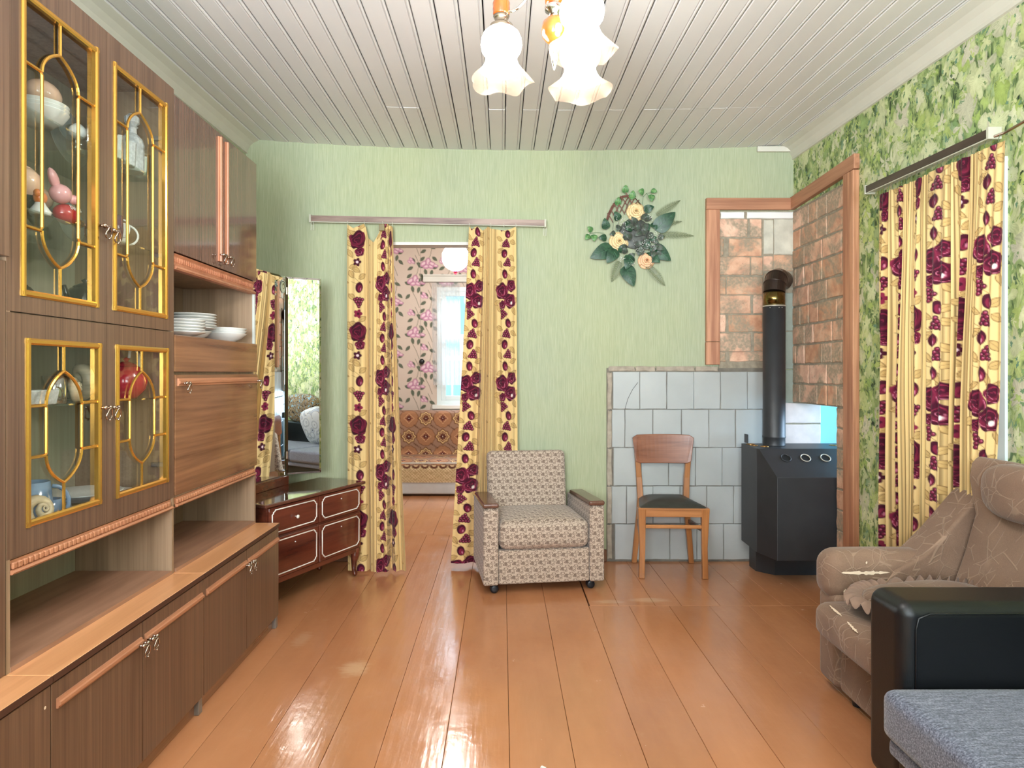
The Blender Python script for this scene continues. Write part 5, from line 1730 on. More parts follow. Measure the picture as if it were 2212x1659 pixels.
for lst in (front, back):
    for t_, y_ in lst:
        e = 1 - max(0, (abs(t_) - .9) / .1) ** 2 * .14
        x_b = t_ * .190; x_t = t_ * .212
        vs.append((x_b, y_ - .012, .700 + (1 - e) * .1)); vs.append((x_t, y_ + .0, .895 - (1 - e) * .13 + .006 * (1 - t_ * t_)))
fs = []
for i in range(nb - 1):
    a = 2 * i; b_ = 2 * nb + 2 * i
    fs += [(a, a + 2, a + 3, a + 1), (b_, b_ + 1, b_ + 3, b_ + 2), (a, b_, b_ + 2, a + 2), (a + 1, a + 3, b_ + 3, b_ + 1)]
fs += [(0, 1, 2 * nb + 1, 2 * nb), (2 * nb - 2, 4 * nb - 2, 4 * nb - 1, 2 * nb - 1)]
bk = m.add(vs, fs).build('backrest', M_chairb, ch, bevel=.004, local=True)
for x, z_ in ((-.172, .86), (.176, .86), (-.158, .735), (.165, .735)):
    MB().lathe([(.0045, 0), (.004, -.003), (0, -.004)], (x, .352 + (z_ > .8) * .010, z_), 8, 'y').build('screw', M_edge, bk, local=True)

# ------------------------------------------------------------------ stove
M_iron = plain('black_stove_paint', (44, 45, 48), .45, var=.12, scale=(1, 1, 1), ns=9, spec=.5)
M_holeblack = plain('hole_black', (8, 8, 8), .9)  # flat black discs laid on the plate in place of open holes
M_stain = plain('stained_steel_pipe', (66, 54, 48), .28, metal=.7, var=.2, scale=(1, 1, 1), ns=8)
M_brass = plain('tinted_steel_collar', (120, 104, 62), .18, metal=1.0, var=.3, scale=(1, 1, 1), ns=16)
M_rivet = plain('bright_scratched_steel', (190, 184, 170), .4, metal=.4)
st = thing('stove', 'black metal stove with three round air holes and tall black pipe', 'stove', (1.95, 4.38, 0))
ZB_, ZS, ZTp = .172, .685, .842
lo_ = [(1.652, 4.64), (1.640, 4.32), (1.690, 4.125), (2.25, 4.125), (2.335, 4.32), (2.335, 4.64)]
n = 6
vs = [(x, y, ZB_) for x, y in lo_] + [(x, y, ZS) for x, y in lo_]
top = [(1.652, 4.64), (1.640, 4.33), (1.645, 4.305), (2.31, 4.305), (2.335, 4.33), (2.335, 4.64)]
vs += [(x, y, ZTp) for x, y in top]
fs = [tuple(range(5, -1, -1)), tuple(range(12, 18))]
for L in (0, 1):
    for k in range(6):
        k2 = (k + 1) % 6; fs.append((L * 6 + k, L * 6 + k2, (L + 1) * 6 + k2, (L + 1) * 6 + k))
MB().add(vs, fs).build('body', M_iron, st, bevel=.003)
MB().prism([(1.70, 4.62), (1.70, 4.50), (1.79, 4.41), (2.16, 4.41), (2.25, 4.50), (2.25, 4.62)], 'z', 0, ZB_).build('base', M_iron, st)
nrm = Vector((0, -(ZTp - ZS), (4.305 - 4.125))).normalized() * -1
nrm = Vector((0, -(ZTp - ZS), 4.305 - 4.125)).normalized()
for px, ring_ in ((1697.5, False), (1740, True), (1783, True)):
    yy = 4.245; zz = ZS + (ZTp - ZS) * (yy - 4.125) / (4.305 - 4.125)
    c = Vector(((px - CX) * yy / F, yy, zz))
    fr_ = nrm.to_track_quat('Z', 'Y').to_matrix().to_4x4()
    MB().lathe([(.028, .0006), (.0, .0007)], c, 24, mat=fr_, caps=False).build('air_hole', M_holeblack, st)
    MB().lathe([(.026, .0), (.032, .0), (.0325, .004), (.030, .006), (.0275, .005), (.026, .0005)], c, 28, mat=fr_, caps=False).build('hole_rim', M_rivet if ring_ else M_iron, st, smooth=True)
for (x, y) in ((1.69, 4.57), (1.685, 4.49), (1.73, 4.43), (2.22, 4.5)):
    MB().lathe([(.022, .0), (.028, 0), (.0285, .003), (.024, .004), (.022, .0005)], (x, y, ZTp), 20, caps=False).build('hole_rim', M_goldm, st, smooth=True)
    MB().lathe([(.022, .0008), (0, .0008)], (x, y, ZTp), 16, caps=False).build('air_hole', M_holeblack, st)
pc = Vector((1.826, 4.51, 0)); pr_ = .0715
MB().lathe([(pr_, ZTp), (pr_ * .985, ZTp + .005), (pr_ * .985, ZTp + .05), (pr_ * 1.03, ZTp + .055), (pr_ * 1.03, ZTp + .063), (pr_, ZTp + .068), (pr_, 1.775)], pc, 32).build('flue_pipe', M_iron, st, smooth=True)
MB().lathe([(pr_ * 1.02, 1.772), (pr_ * 1.02, 1.780)], pc, 32).build('pipe_seam', M_rivet, st, smooth=True)
for a in (-2.3, -1.5, -1.2):
    MB().ell(pc + Vector((pr_ * math.cos(a), pr_ * math.sin(a), 1.762)), (.004, .003, .003), 6, 4).build('rivet', M_rivet, st)
MB().lathe([(pr_ * .975, 1.78), (pr_ * .975, 1.868)], pc, 32).build('steel_collar', M_brass, st, smooth=True)
# elbow in segments, turning back towards the wall
hd = Vector((.155, .215, 0)).normalized()
ctr = []
Re = .105
cb = pc + Vector((0, 0, 1.868)) + hd * Re
for k in range(4):
    a0 = math.radians(90 * k / 3)
    ctr.append(cb - hd * Re * math.cos(a0) + Vector((0, 0, Re * math.sin(a0))))
path = [pc + Vector((0, 0, 1.866))] + ctr[1:] + [Vector((ctr[-1].x, ctr[-1].y, ctr[-1].z)) + hd * .115]
el = MB(); el.tube(path, pr_ * .99, 28)
el.build('elbow', M_stain, st, smooth=False, bevel=0)
for p, t_ in ((path[1], (path[2] - path[0]).normalized()), (path[2], (path[3] - path[1]).normalized())):
    q_ = t_.to_track_quat('Z', 'Y').to_matrix().to_4x4()
    MB().lathe([(pr_ * 1.0, -.004), (pr_ * 1.04, 0), (pr_ * 1.0, .004)], p, 28, mat=q_, caps=False).build('elbow_seam', M_stain, st, smooth=True)
MB().box(1.695, 1.70, 4.64, 4.70, ZTp, ZTp + .06).build('damper_lever', M_iron, st)

# ------------------------------------------------------------------ chandelier
M_shade, nt, b = mk('opal_shade_lit')
b.inputs['Base Color'].default_value = (.9, .88, .84, 1); b.inputs['Roughness'].default_value = .3
b.inputs['Emission Color'].default_value = (1.0, .97, .94, 1); b.inputs['Emission Strength'].default_value = 14
M_rim, nt, b = mk('frosted_ruffled_rim'); setp(b, .35, 0, .5)
nz = noise(nt, coords(nt, (1, 1, 1)), 220, 2)
nt.links.new(ramp(nt, nz.outputs[0], [(.35, C(120, 104, 88)), (.65, C(158, 138, 118))]), b.inputs['Base Color'])
tl2 = nd(nt, 'ShaderNodeBsdfTranslucent', {0: C(110, 92, 76)}); tr2 = nd(nt, 'ShaderNodeBsdfTransparent', {0: (1, 1, 1, 1)})
m1 = nd(nt, 'ShaderNodeMixShader', {0: .5, 1: b.outputs[0], 2: tl2.outputs[0]}); m2 = nd(nt, 'ShaderNodeMixShader', {0: .30, 1: tr2.outputs[0], 2: m1.outputs[0]})
nt.links.new(m2.outputs[0], nt.nodes['Material Output'].inputs[0])
M_orange = wood('orange_turned_wood', (150, 66, 20), (196, 102, 40), .2, 'z', grain=30, ring=12, coat=.6)
M_chrome = plain('chrome', (214, 210, 204), .08, metal=1.0, var=.02)
M_nickel = plain('brushed_nickel', (180, 166, 146), .25, metal=1.0)
hc = Vector((.170, 2.20, 0))
chd = thing('chandelier', 'three-armed chandelier with lit opal bell shades and orange turned wood', 'chandelier', (hc.x, hc.y, 0))
za = 2.66
MB().lathe([(0, 2.32), (.003, 2.325), (.010, 2.352), (.012, 2.366), (.007, 2.378), (.004, 2.384), (.009, 2.392), (.010, 2.40), (.006, 2.406)], hc, 16).build('finial', M_chrome, chd, smooth=True)
MB().lathe([(.012, 2.405), (.026, 2.415), (.039, 2.432), (.042, 2.455), (.037, 2.478), (.022, 2.492), (.018, 2.497)], hc, 24).build('turned_knob', M_orange, chd, smooth=True)
MB().lathe([(.018, 2.497), (.016, 2.505), (.030, 2.515), (.031, 2.528), (.026, 2.535)], hc, 24).build('chrome_cup', M_chrome, chd, smooth=True)
MB().lathe([(.026, 2.535), (.030, 2.545), (.030, 2.60), (.026, 2.62), (.032, 2.64), (.026, 2.67), (.012, 2.69)], hc, 24).build('turned_column', M_orange, chd, smooth=True)
MB().lathe([(.007, 2.69), (.007, 2.84)], hc, 12).build('stem', M_nickel, chd, smooth=True)
MB().lathe([(.012, 2.82), (.06, 2.85), (.062, 2.868), (.058, 2.872)], hc, 24).build('canopy', M_nickel, chd, smooth=True)
shades = [(W(1083, 62, 2.27), 1.0), (W(1257, -12, 2.08), 1.0), (W(1253, 85, 2.30), 1.0)]
for k, (p, s) in enumerate(shades):
    zt = p.z                         # neck of the shade
    x, y = p.x, p.y
    R_ = .069
    q = (x, y, zt)
    prof = [(.036, 0), (.046, -.005), (.060, -.018), (.068, -.037), (.070, -.056), (.066, -.076), (.056, -.091), (.0525, -.099), (.055, -.114), (.062, -.130), (.071, -.142)]
    MB().lathe(prof, q, 36, caps=False).build('opal_shade', M_shade, chd, smooth=True)
    def ruf(t, a, r, h, k=k):
        w_ = t * t
        return r + w_ * .010 * math.cos(5 * a + k), h + w_ * .009 * math.sin(5 * a + k * 2)
    MB().lathe([(.071, -.142), (.081, -.152), (.092, -.163), (.100, -.173), (.103, -.182)], q, 60, caps=False, ruffle=ruf).build('ruffled_rim', M_rim, chd, smooth=True)
    MB().lathe([(.038, -.006), (.040, 0), (.039, .010), (.030, .016), (.020, .020), (.024, .034), (.028, .042)], q, 24).build('shade_holder', M_nickel, chd, smooth=True)
    MB().lathe([(.026, .042), (.0285, .050), (.028, .058), (.0295, .066), (.0285, .074), (.0295, .084), (.027, .094), (.018, .098)], q, 24).build('turned_socket', M_orange, chd, smooth=True)
    MB().lathe([(.010, .098), (.012, .106), (.007, .114), (.004, .13), (0, .132)], q, 14).build('socket_tip', M_nickel, chd, smooth=True)
    d = Vector((hc.x - x, hc.y - y, 0))
    a0 = Vector((x, y, zt + .066)); L = d.length; dn_ = d.normalized()
    pts = []
    for i in range(13):
        t = i / 12
        pts.append(a0 + dn_ * (L * t) + Vector((0, 0, (2.62 - a0.z) * (t ** 1.6) + .02 * math.sin(t * math.pi * 2) * -1)))
    MB().tube(pts, .0048, 8).build('arm', M_chrome, chd, smooth=True)
    ld = bpy.data.lights.new('bulb', 'POINT'); ld.energy = 8; ld.color = (1.0, .96, .92); ld.shadow_soft_size = .05
    lo2 = bpy.data.objects.new('bulb', ld); COL.objects.link(lo2); lo2.location = (x, y, zt - .16)

# globe lamp of the far room
gl = thing('globe_lamp', 'round white glowing globe lamp hanging in the far room', 'pendant lamp', W(984, 556, 6.3))
gc = W(984, 556, 6.3)
M_globe, nt, b = mk('lit_globe'); b.inputs['Emission Color'].default_value = (1, .95, .9, 1); b.inputs['Emission Strength'].default_value = 88
MB().ell(gc, (.128, .128, .128), 32, 20).build('globe', M_globe, gl, smooth=True)
M_redp = plain('red_plastic', (214, 40, 74), .3)
MB().lathe([(.022, -.128), (.026, -.136), (.014, -.142), (.010, -.15), (.016, -.156), (0, -.162)], gc, 14).build('red_end_knob', M_redp, gl, smooth=True)
MB().tube([gc + Vector((0, 0, .12)), Vector((gc.x, gc.y, 2.962))], .006, 8).lathe([(.05, .12), (.055, .135), (.02, .16)], gc, 18).build('cord', M_railw, gl)

# curtain cornice, voile and hook on the far wall
cornice = MB().prism([(8.0, 2.415), (8.09, 2.415), (8.09, 2.50), (7.985, 2.50), (7.985, 2.485), (8.0, 2.475)], 'x', W(914, 0, 8.0).x, .55).build('curtain_cornice', M_whitepaint)
tag(cornice, 'white wooden curtain cornice above the far window', 'cornice')
g = MB().grid(lambda u, v: (fx0 - .06 + u * .34 + .02 * v, 8.03 + .012 * math.sin(u * 40 + v), 2.40 - v * 1.22), 60, 6).build('voile_curtain', M_voile, None, smooth=True)
tag(g, 'short white voile at the left side of the far window', 'curtain')
hk = MB().lathe([(.012, 0), (.014, -.02), (.030, -.03), (.032, -.045), (.02, -.055), (0, -.056)], W(912, 781, 8.095), 18, 'y').build('wall_hook', plain('black_plastic', (24, 24, 26), .4), None, smooth=True)
tag(hk, 'round black knob on the pink floral wallpaper', 'hook')

# ------------------------------------------------------------------ far sofa with its carpet-like cover
SX0, SX1 = -1.9, .75
fs_ = thing('covered_sofa', 'long sofa with white front board under a brown medallion throw', 'sofa', (-.5, 7.6, 0))
MB().box(SX0, SX1, 7.24, 7.95, .02, .36).build('base', M_whitepaint, fs_)
MB().cbox(SX0, SX1, 7.22, 7.24, .03, .165, .004).build('front_board', plain('white_board', (206, 206, 208), .45), fs_)
MB().box(SX0, SX1, 7.80, 7.98, .36, .84).build('backrest', M_whitepaint, fs_)
M_throw = painted('medallion_throw', .95, .1)
nu, nv = int((SX1 - SX0) / .008), 190
prof = [(7.985, .83), (7.95, .885), (7.82, .892), (7.775, .86), (7.765, .78), (7.755, .42), (7.72, .392), (7.45, .388), (7.27, .372), (7.225, .335), (7.21, .29), (7.212, .15)]
pp = np.array(prof); dl_ = np.concatenate([[0], np.cumsum(np.hypot(*np.diff(pp, axis=0).T))]); tot = dl_[-1]
tt = np.linspace(0, tot, nv)
yy_ = smooth1(np.interp(tt, dl_, pp[:, 0]), 3); zz_ = smooth1(np.interp(tt, dl_, pp[:, 1]), 3)
xs_ = np.linspace(SX0 - .01, SX1 + .01, nu)
Sg, Tg = np.meshgrid(xs_, tt)
base_ = L3(158, 122, 102)
Q = Print(Sg, Tg, base_); Q.e = .006
pw, ph = .392, .42
for (ox, oy, big) in ((0, 0, 1), (pw / 2, 0, 0), (pw / 2, ph / 2, 1), (0, ph / 2, 0)):
    x = (Sg - ox + pw / 2 + .10) % pw - pw / 2; y = (Tg - oy + ph / 2 - .10) % ph - ph / 2
    r = np.hypot(x, y); a = np.arctan2(y, x)
    if big:
        R = .098 * (1 + .07 * np.abs(np.sin(6 * a)))
        dab(Q.col, soft(r - R - .006, .006), L3(112, 72, 48)); dab(Q.col, soft(r - R, .006), L3(168, 118, 86))
        R2 = .045 * (1 + .18 * np.cos(4 * a) + .1 * np.cos(8 * a))
        dab(Q.col, soft(np.abs(r - R2) - .003, .006), L3(222, 176, 132)); dab(Q.col, soft(r - R2 + .006, .006), L3(150, 96, 74))
    else:
        R = .082 * (1 + .10 * np.cos(8 * a) + .05 * np.cos(4 * a))
        dab(Q.col, soft(r - R, .006), L3(116, 76, 50)); dab(Q.col, soft(r - R * .84, .006), L3(226, 190, 136)); dab(Q.col, soft(r - R * .70, .006), L3(124, 82, 62))
        dab(Q.col, soft(np.abs(r - R * .5) - .003, .005), L3(214, 172, 124))
    R3 = .026 * (1 + .35 * np.cos(8 * a))
    dab(Q.col, soft(r - R3, .005), L3(84, 36, 34)); dab(Q.col, soft(r - .006, .004), L3(230, 210, 190))
for dx in (0, pw / 2):
    for dy in (ph / 4, -ph / 4):
        for k in range(5):
            x = (Sg - dx - pw / 4 - .018 * (k - 2) + .10 + pw / 4) % (pw / 2) - pw / 4; y = (Tg - .10 - dy - .012 * (k - 2) + ph / 2) % ph - ph / 2
            dab(Q.col, soft(np.hypot(x, y * .6) - .006, .004), L3(108, 74, 54))
# border and trellis valance
b0 = tot - .175
dab(Q.col, (Tg > b0).astype(float), L3(186, 160, 120))
tr1 = np.abs(((Sg + Tg) / .034) % 1 - .5) < .09; tr2_ = np.abs(((Sg - Tg) / .034) % 1 - .5) < .09
dab(Q.col, ((Tg > b0) & (tr1 | tr2_)).astype(float), L3(224, 202, 164))
bx = (Sg / .098) % 1 - .5; by = (Tg - b0 + .002) / .042
dab(Q.col, soft((np.sqrt((bx / .42) ** 2 + ((by - .1) / .6) ** 2) - 1) * .04, .008), L3(92, 52, 40))
dab(Q.col, soft((np.sqrt((bx / .26) ** 2 + ((by + .05 + .4 * np.abs(bx)) / .22) ** 2) - 1) * .03, .008), L3(222, 190, 150))
P_ = np.stack([Sg, np.broadcast_to(yy_[:, None], Sg.shape), np.broadcast_to(zz_[:, None], Sg.shape)], -1)
th = sheet('throw', P_, Q.col, M_throw)
tag(th, 'brown medallion throw with trellis border draped over the far sofa', 'throw')
# ------------------------------------------------------------------ brown plush armchair
def plush():
    m, nt, b = mk('brown_plush_with_raised_lines'); setp(b, .85, 0, .15, 0, .22)
    b.inputs['Sheen Roughness'].default_value = .4
    g = coords(nt, (1, 1, 1))
    wob = noise(nt, g, 4, 1)
    off = nd(nt, 'ShaderNodeVectorMath', {0: wob.outputs['Color'], 'Scale': .10}, operation='SCALE')
    v = nd(nt, 'ShaderNodeVectorMath', {0: g, 1: off.outputs[0]}, operation='ADD').outputs[0]
    h = None
    for sc_n, shift, th in ((7.5, 0, .012), (10.5, 4.3, .015), (6.0, 8.1, .010)):
        vv = nd(nt, 'ShaderNodeVectorMath', {0: v, 1: (shift, shift * .7, shift * .3)}, operation='ADD').outputs[0]
        vo = nd(nt, 'ShaderNodeTexVoronoi', {'Vector': vv, 'Scale': sc_n}, feature='DISTANCE_TO_EDGE')
        gate = noise(nt, vv, 9, 1)
        l = nd(nt, 'ShaderNodeMapRange', {'Value': vo.outputs['Distance'], 1: th * .5, 2: th * 1.5, 3: 1.0, 4: 0.0}).outputs[0]
        l = mth(nt, 'MULTIPLY', l, ramp(nt, gate.outputs[0], [(.47, (0, 0, 0, 1)), (.50, (1, 1, 1, 1))]))
        h = l if h is None else mth(nt, 'MAXIMUM', h, l)
    n = noise(nt, g, 3.5, 4)
    base = ramp(nt, n.outputs[0], [(.3, C(112, 88, 73)), (.7, C(140, 114, 95))])
    fuzz = noise(nt, g, 300, 2)
    base = mix(nt, .25, base, fuzz.outputs[0], 'OVERLAY')
    col = mix(nt, mth(nt, 'MULTIPLY', h, .45), base, C(168, 142, 120))
    nt.links.new(col, b.inputs['Base Color'])
    bump(nt, b, mth(nt, 'ADD', h, mth(nt, 'MULTIPLY', fuzz.outputs[0], .15)), .5, .003)
    return m


M_plush = plush()
M_foam = plain('exposed_foam', (232, 210, 184), .9, var=.05)
pcx = thing('plush_armchair', 'large brown plush armchair with worn patches, against the leafy wall', 'armchair', (1.65, 2.5, 0))
cushion(pcx, 'seat_cushion', M_plush, 1.262, 1.83, 2.262, 2.742, .268, .408, .012, .05, local=False)
cushion(pcx, 'armrest', M_plush, 1.335, 1.80, 2.745, 2.905, .385, .588, .006, .068, local=False, n=22)
cushion(pcx, 'armrest', M_plush, 1.335, 1.80, 2.262, 2.40, .412, .575, .006, .06, local=False)
MB().box(1.372, 1.94, 2.275, 2.735, .035, .30).build('base', M_plush, pcx, smooth=True, bevel=.02, seg=3)
MB().box(1.36, 1.94, 2.737, 2.895, .035, .42).build('side_panel', M_plush, pcx, smooth=True, bevel=.03, seg=4)
MB().prism([(1.52, .40), (1.60, .52), (1.72, .585), (1.80, .665), (1.87, .745), (1.93, .815), (1.955, .84), (1.955, .40)], 'y', 2.735, 2.90).build('side_wing', M_plush, pcx, smooth=True, bevel=.035, seg=4)
MB().prism([(1.74, .36), (1.82, .46), (1.87, .60), (1.915, .76), (1.90, .84), (1.89, .91), (1.90, .965), (1.925, .995), (1.955, .985), (1.962, .90), (1.962, .36)], 'y', 2.285, 2.725).build('backrest', M_plush, pcx, smooth=True, bevel=.03, seg=5)
MB().ell((1.895, 2.46, .885), (.062, .165, .105), 24, 14, p=.75).build('head_roll', M_plush, pcx, smooth=True)
for (x, y) in ((1.42, 2.33), (1.42, 2.68), (1.93, 2.33), (1.93, 2.85)):
    MB().lathe([(.02, 0), (.024, .035)], (x, y, 0), 12).build('foot', M_rub, pcx)
# worn places (thin irregular pieces of exposed foam)
def tear(parent, pts, nrm, w0, name='worn_patch'):
    pts = [Vector(p) for p in pts]; nrm = Vector(nrm); L = []; R_ = []
    d = (pts[-1] - pts[0]).normalized(); sd = d.cross(nrm).normalized()
    n = 26
    for i in range(n):
        t = i / (n - 1)
        j = t * (len(pts) - 1); a = min(int(j), len(pts) - 2)
        c = pts[a].lerp(pts[a + 1], j - a)
        w_ = w0 * (math.sin(math.pi * min(1, t * 1.02)) ** .5) * random.uniform(.45, 1.1)
        L.append(c + sd * w_); R_.append(c - sd * w_ * random.uniform(.6, 1.2))
    m = MB().add(L + R_, [(i, i + 1, n + i + 1, n + i) for i in range(n - 1)])
    return m.build(name, M_foam, parent)
tear(pcx, [(1.385, 2.7432, .512), (1.50, 2.7432, .512), (1.585, 2.7432, .514)], (0, -1, 0), .009)
tear(pcx, [(1.395, 2.7432, .432), (1.405, 2.7432, .446)], (0, -1, 0), .005)
tear(pcx, [(1.487, 2.7432, .548), (1.49, 2.7432, .560)], (0, -1, 0), .004)
tear(pcx, [(1.297, 2.66, .4085), (1.292, 2.60, .4075), (1.288, 2.545, .406)], (0, 0, 1), .008)
tear(pcx, [(1.284, 2.50, .4045), (1.276, 2.44, .401), (1.272, 2.40, .3985)], (0, 0, 1), .007)

# ruffled cushion lying on the seat
rc = thing('ruffled_cushion', 'flat brown cushion with gathered ruffle lying on the plush armchair', 'cushion', (1.60, 2.52, .42))
Rm = Matrix.Translation((1.60, 2.50, .478)) @ Matrix.Rotation(math.radians(6), 4, 'Z') @ Matrix.Rotation(math.radians(-3), 4, 'Y')
MB().ell((0, 0, 0), (.235, .165, .045), 36, 12, p=.7).xf(Rm).build('cushion_body', M_plush, rc, smooth=True)
m = MB(); n = 420
vs = []
for ring_i in range(5):
    t = ring_i / 4
    for k in range(n):
        a = 2 * math.pi * k / n
        sg = lambda x: math.copysign(abs(x) ** .7, x)
        cx_, cy_ = .222 * sg(math.cos(a)), .152 * sg(math.sin(a))
        wv = math.sin(46 * a + 1.5 * math.sin(3 * a)); wv2 = math.cos(46 * a + 1.5 * math.sin(3 * a) + .6)
        e = t * .072 * (1 + .10 * math.sin(7 * a))
        nx, ny = math.cos(a), math.sin(a)
        vs.append((cx_ + nx * e - ny * wv2 * .006 * t, cy_ + ny * e + nx * wv2 * .006 * t, .004 + wv * .014 * min(1, t * 1.6) + .022 * math.sin(t * 2.4) - .012 * t))
m.add(vs, [(r * n + k, r * n + (k + 1) % n, (r + 1) * n + (k + 1) % n, (r + 1) * n + k) for r in range(4) for k in range(n)])
m.xf(Rm).build('ruffle', plain('brown_plush_ruffle', (132, 106, 90), .85, sheen=.2, var=.12, scale=(1, 1, 1), ns=25), rc, smooth=True)

# ------------------------------------------------------------------ black and grey sofa
M_leather = plain('black_leatherette', (8, 11, 15), .42, var=.15, scale=(1, 1, 1), ns=220, bmp=.12, spec=.5)
M_grey = None
m, nt, b = mk('grey_blue_chenille'); setp(b, .95, 0, .15, 0, .3)
g = coords(nt, (1, 1, 1)); n1 = noise(nt, g, 170, 3, .7); n2 = noise(nt, coords(nt, (20, 220, 220)), 1, 2)
f = mth(nt, 'ADD', mth(nt, 'MULTIPLY', n1.outputs[0], .6), mth(nt, 'MULTIPLY', n2.outputs[0], .4))
nt.links.new(ramp(nt, f, [(.38, C(60, 64, 78)), (.5, C(96, 100, 116)), (.64, C(140, 144, 160))]), b.inputs['Base Color']); bump(nt, b, f, .6, .002)
M_grey = m
sf = thing('sofa', 'black leatherette sofa with blue-grey seat at the lower right corner', 'sofa', (1.6, 1.0, 0))
for ya, yb in ((2.042, 2.245), (-.30, -.10)):
    MB().box(1.215, 2.045, ya, yb, .02, .625).build('armrest', M_leather, sf, smooth=True, bevel=.045, seg=6)
MB().tube([(1.258, 2.040, .04), (1.258, 2.040, .55), (1.266, 2.040, .582), (1.30, 2.040, .596), (2.03, 2.040, .596)], .0035, 6).build('seam_piping', M_leather, sf, smooth=True)
cushion(sf, 'seat_cushion', M_grey, 1.142, 1.88, .975, 2.035, .232, .382, .012, .035, n=22, local=False)
cushion(sf, 'seat_cushion', M_grey, 1.142, 1.88, -.095, .97, .232, .382, .012, .035, n=22, local=False)
MB().box(1.165, 1.88, -.095, 2.03, .178, .23).build('pull_out_panel', M_grey, sf, smooth=True, bevel=.015, seg=3)
MB().box(1.20, 1.95, -.095, 2.035, .02, .18).build('base', M_leather, sf, smooth=True, bevel=.01)
for y in (.9, 1.55):
    MB().box(1.150, 1.166, y, y + .03, .12, .215).build('pull_tab', M_grey, sf)
MB().box(1.86, 2.045, -.10, 2.04, .10, .66).build('backrest', M_leather, sf, smooth=True, bevel=.04, seg=5)
M_swirl, nt, b = mk('grey_swirl_print'); setp(b, .9)
g = coords(nt, (1, 1, 1))
vo = nd(nt, 'ShaderNodeTexVoronoi', {'Vector': g, 'Scale': 9.0})
sn = mth(nt, 'SINE', mth(nt, 'MULTIPLY', vo.outputs['Distance'], 17.0))
nt.links.new(ramp(nt, sn, [(.0, C(196, 200, 206)), (.45, C(214, 208, 196)), (.5, C(40, 40, 50)), (.62, C(40, 40, 50)), (.68, C(170, 176, 190))], 'LINEAR'), b.inputs['Base Color'])
M_baro, nt, b = mk('black_tan_blue_print'); setp(b, .9)
nz = noise(nt, coords(nt, (1, 1, 1)), 16, 4, .6, 2.0)
nt.links.new(ramp(nt, nz.outputs[0], [(.40, C(40, 36, 34)), (.5, C(176, 150, 112)), (.55, C(60, 50, 44)), (.62, C(150, 190, 210))]), b.inputs['Base Color'])
pw1 = MB().ell((0, 0, 0), (.085, .25, .25), 28, 14, p=.6).xf(Matrix.Rotation(math.radians(-16), 4, 'Y') @ Matrix.Rotation(math.radians(14), 4, 'X')).build('cushion', M_swirl, None, smooth=True); pw1.location = (1.72, .80, .63)
tag(pw1, 'grey swirl-printed cushion on the sofa, seen in the side mirror', 'cushion')
pw2 = MB().ell((0, 0, 0), (.11, .33, .20), 28, 14, p=.65).xf(Matrix.Rotation(math.radians(-12), 4, 'Y')).build('cushion', M_baro, None, smooth=True); pw2.location = (1.90, .30, .84)
tag(pw2, 'black, tan and blue printed cushion on the sofa back, seen in the side mirror', 'cushion')

# ------------------------------------------------------------------ flower arrangement on the wall
def leafmat(name, a, b_, vein=True):
    m, nt, b = mk(name); setp(b, .45, 0, .5)
    n = noise(nt, coords(nt, (1, 1, 1)), 40, 3)
    nt.links.new(ramp(nt, n.outputs[0], [(.3, C(*a)), (.7, C(*b_))]), b.inputs['Base Color'])
    return m


M_big = leafmat('big_leaf_green', (22, 52, 36), (50, 88, 60))
M_mid = leafmat('mid_leaf_green', (54, 104, 60), (96, 146, 86))
M_vein = leafmat('pale_vein', (150, 190, 120), (170, 200, 130))
M_veind = leafmat('dark_leaf_vein', (78, 116, 88), (88, 126, 96))
M_dull = leafmat('dull_grey_leaf', (58, 62, 56), (88, 90, 82))  # dull grey of the dark centre leaves, dry stems and foam base
M_fern = leafmat('fern_olive', (70, 84, 52), (108, 118, 80))
M_rose = plain('cream_rose_petal', (238, 208, 156), .6, var=.06, scale=(1, 1, 1), ns=30)
M_rosep = plain('blush_rose_petal', (238, 192, 150), .6, var=.08, scale=(1, 1, 1), ns=30)
M_twig = plain('red_brown_twig', (112, 70, 58), .6, var=.2, ns=8)
M_gyp = plain('tiny_white_flowers', (224, 226, 220), .7)
KX = .1567
fl = lambda cx, cy: ((1240 + cx * KX - CX) * YB / F, H - (380 + cy * KX - CY) * YB / F)
ctr = fl(830, 800)
fa = thing('flower_wall_basket', 'artificial flower arrangement with three cream roses on a twig fan, on the wall', 'wall decoration', (ctr[0], YB, ctr[1]))
U = KX * YB / F


def leafshape(cx, cy, rot, ln, wd, mat, vmat, y=.03, cup=.25, tip=.35, name='leaf', tiltv=0.0):
    "heart or pointed leaf: base at (cx,cy) crop px, pointing at rot (deg, 0=right, 90=up)"
    x0, z0 = fl(cx, cy); L_ = ln * U; W_ = wd * U
    m = MB(); nu, nv = 9, 12
    ca, sa = math.cos(math.radians(rot)), math.sin(math.radians(rot))
    def pt(u, v, lift=0):
        a = u * 2 - 1
        wv = W_ * math.sin(math.pi * min(1, max(0, v)) ** (.62)) ** .75 * (1 - .15 * v)
        if v > .999: wv = 0
        X = v * L_ - (abs(a) ** 1.6) * L_ * .10 * (1 - v)
        Y_ = a * wv
        d = y + cup * wv * (1 - abs(a)) * .4 + .02 * math.sin(v * 2.2) + tiltv * v * L_ + lift
        return (x0 + X * ca - Y_ * sa, YB - d, z0 + X * sa + Y_ * ca)
    m.grid(lambda u, v: pt(u, v), nu, nv)
    o = m.build(name, mat, fa, smooth=True)
    vm = MB()
    vm.tube([pt(.5, k / 8, .001) for k in range(9)], .0009, 4)
    for k in range(1, 6):
        for s in (-1, 1):
            v0 = k / 7
            vm.tube([pt(.5, v0, .001), pt(.5 + s * .22, min(.97, v0 + .10), .001), pt(.5 + s * .40, min(.98, v0 + .22), .001)], .0006, 3)
    vm.build('leaf_veins', vmat, o)
    return o


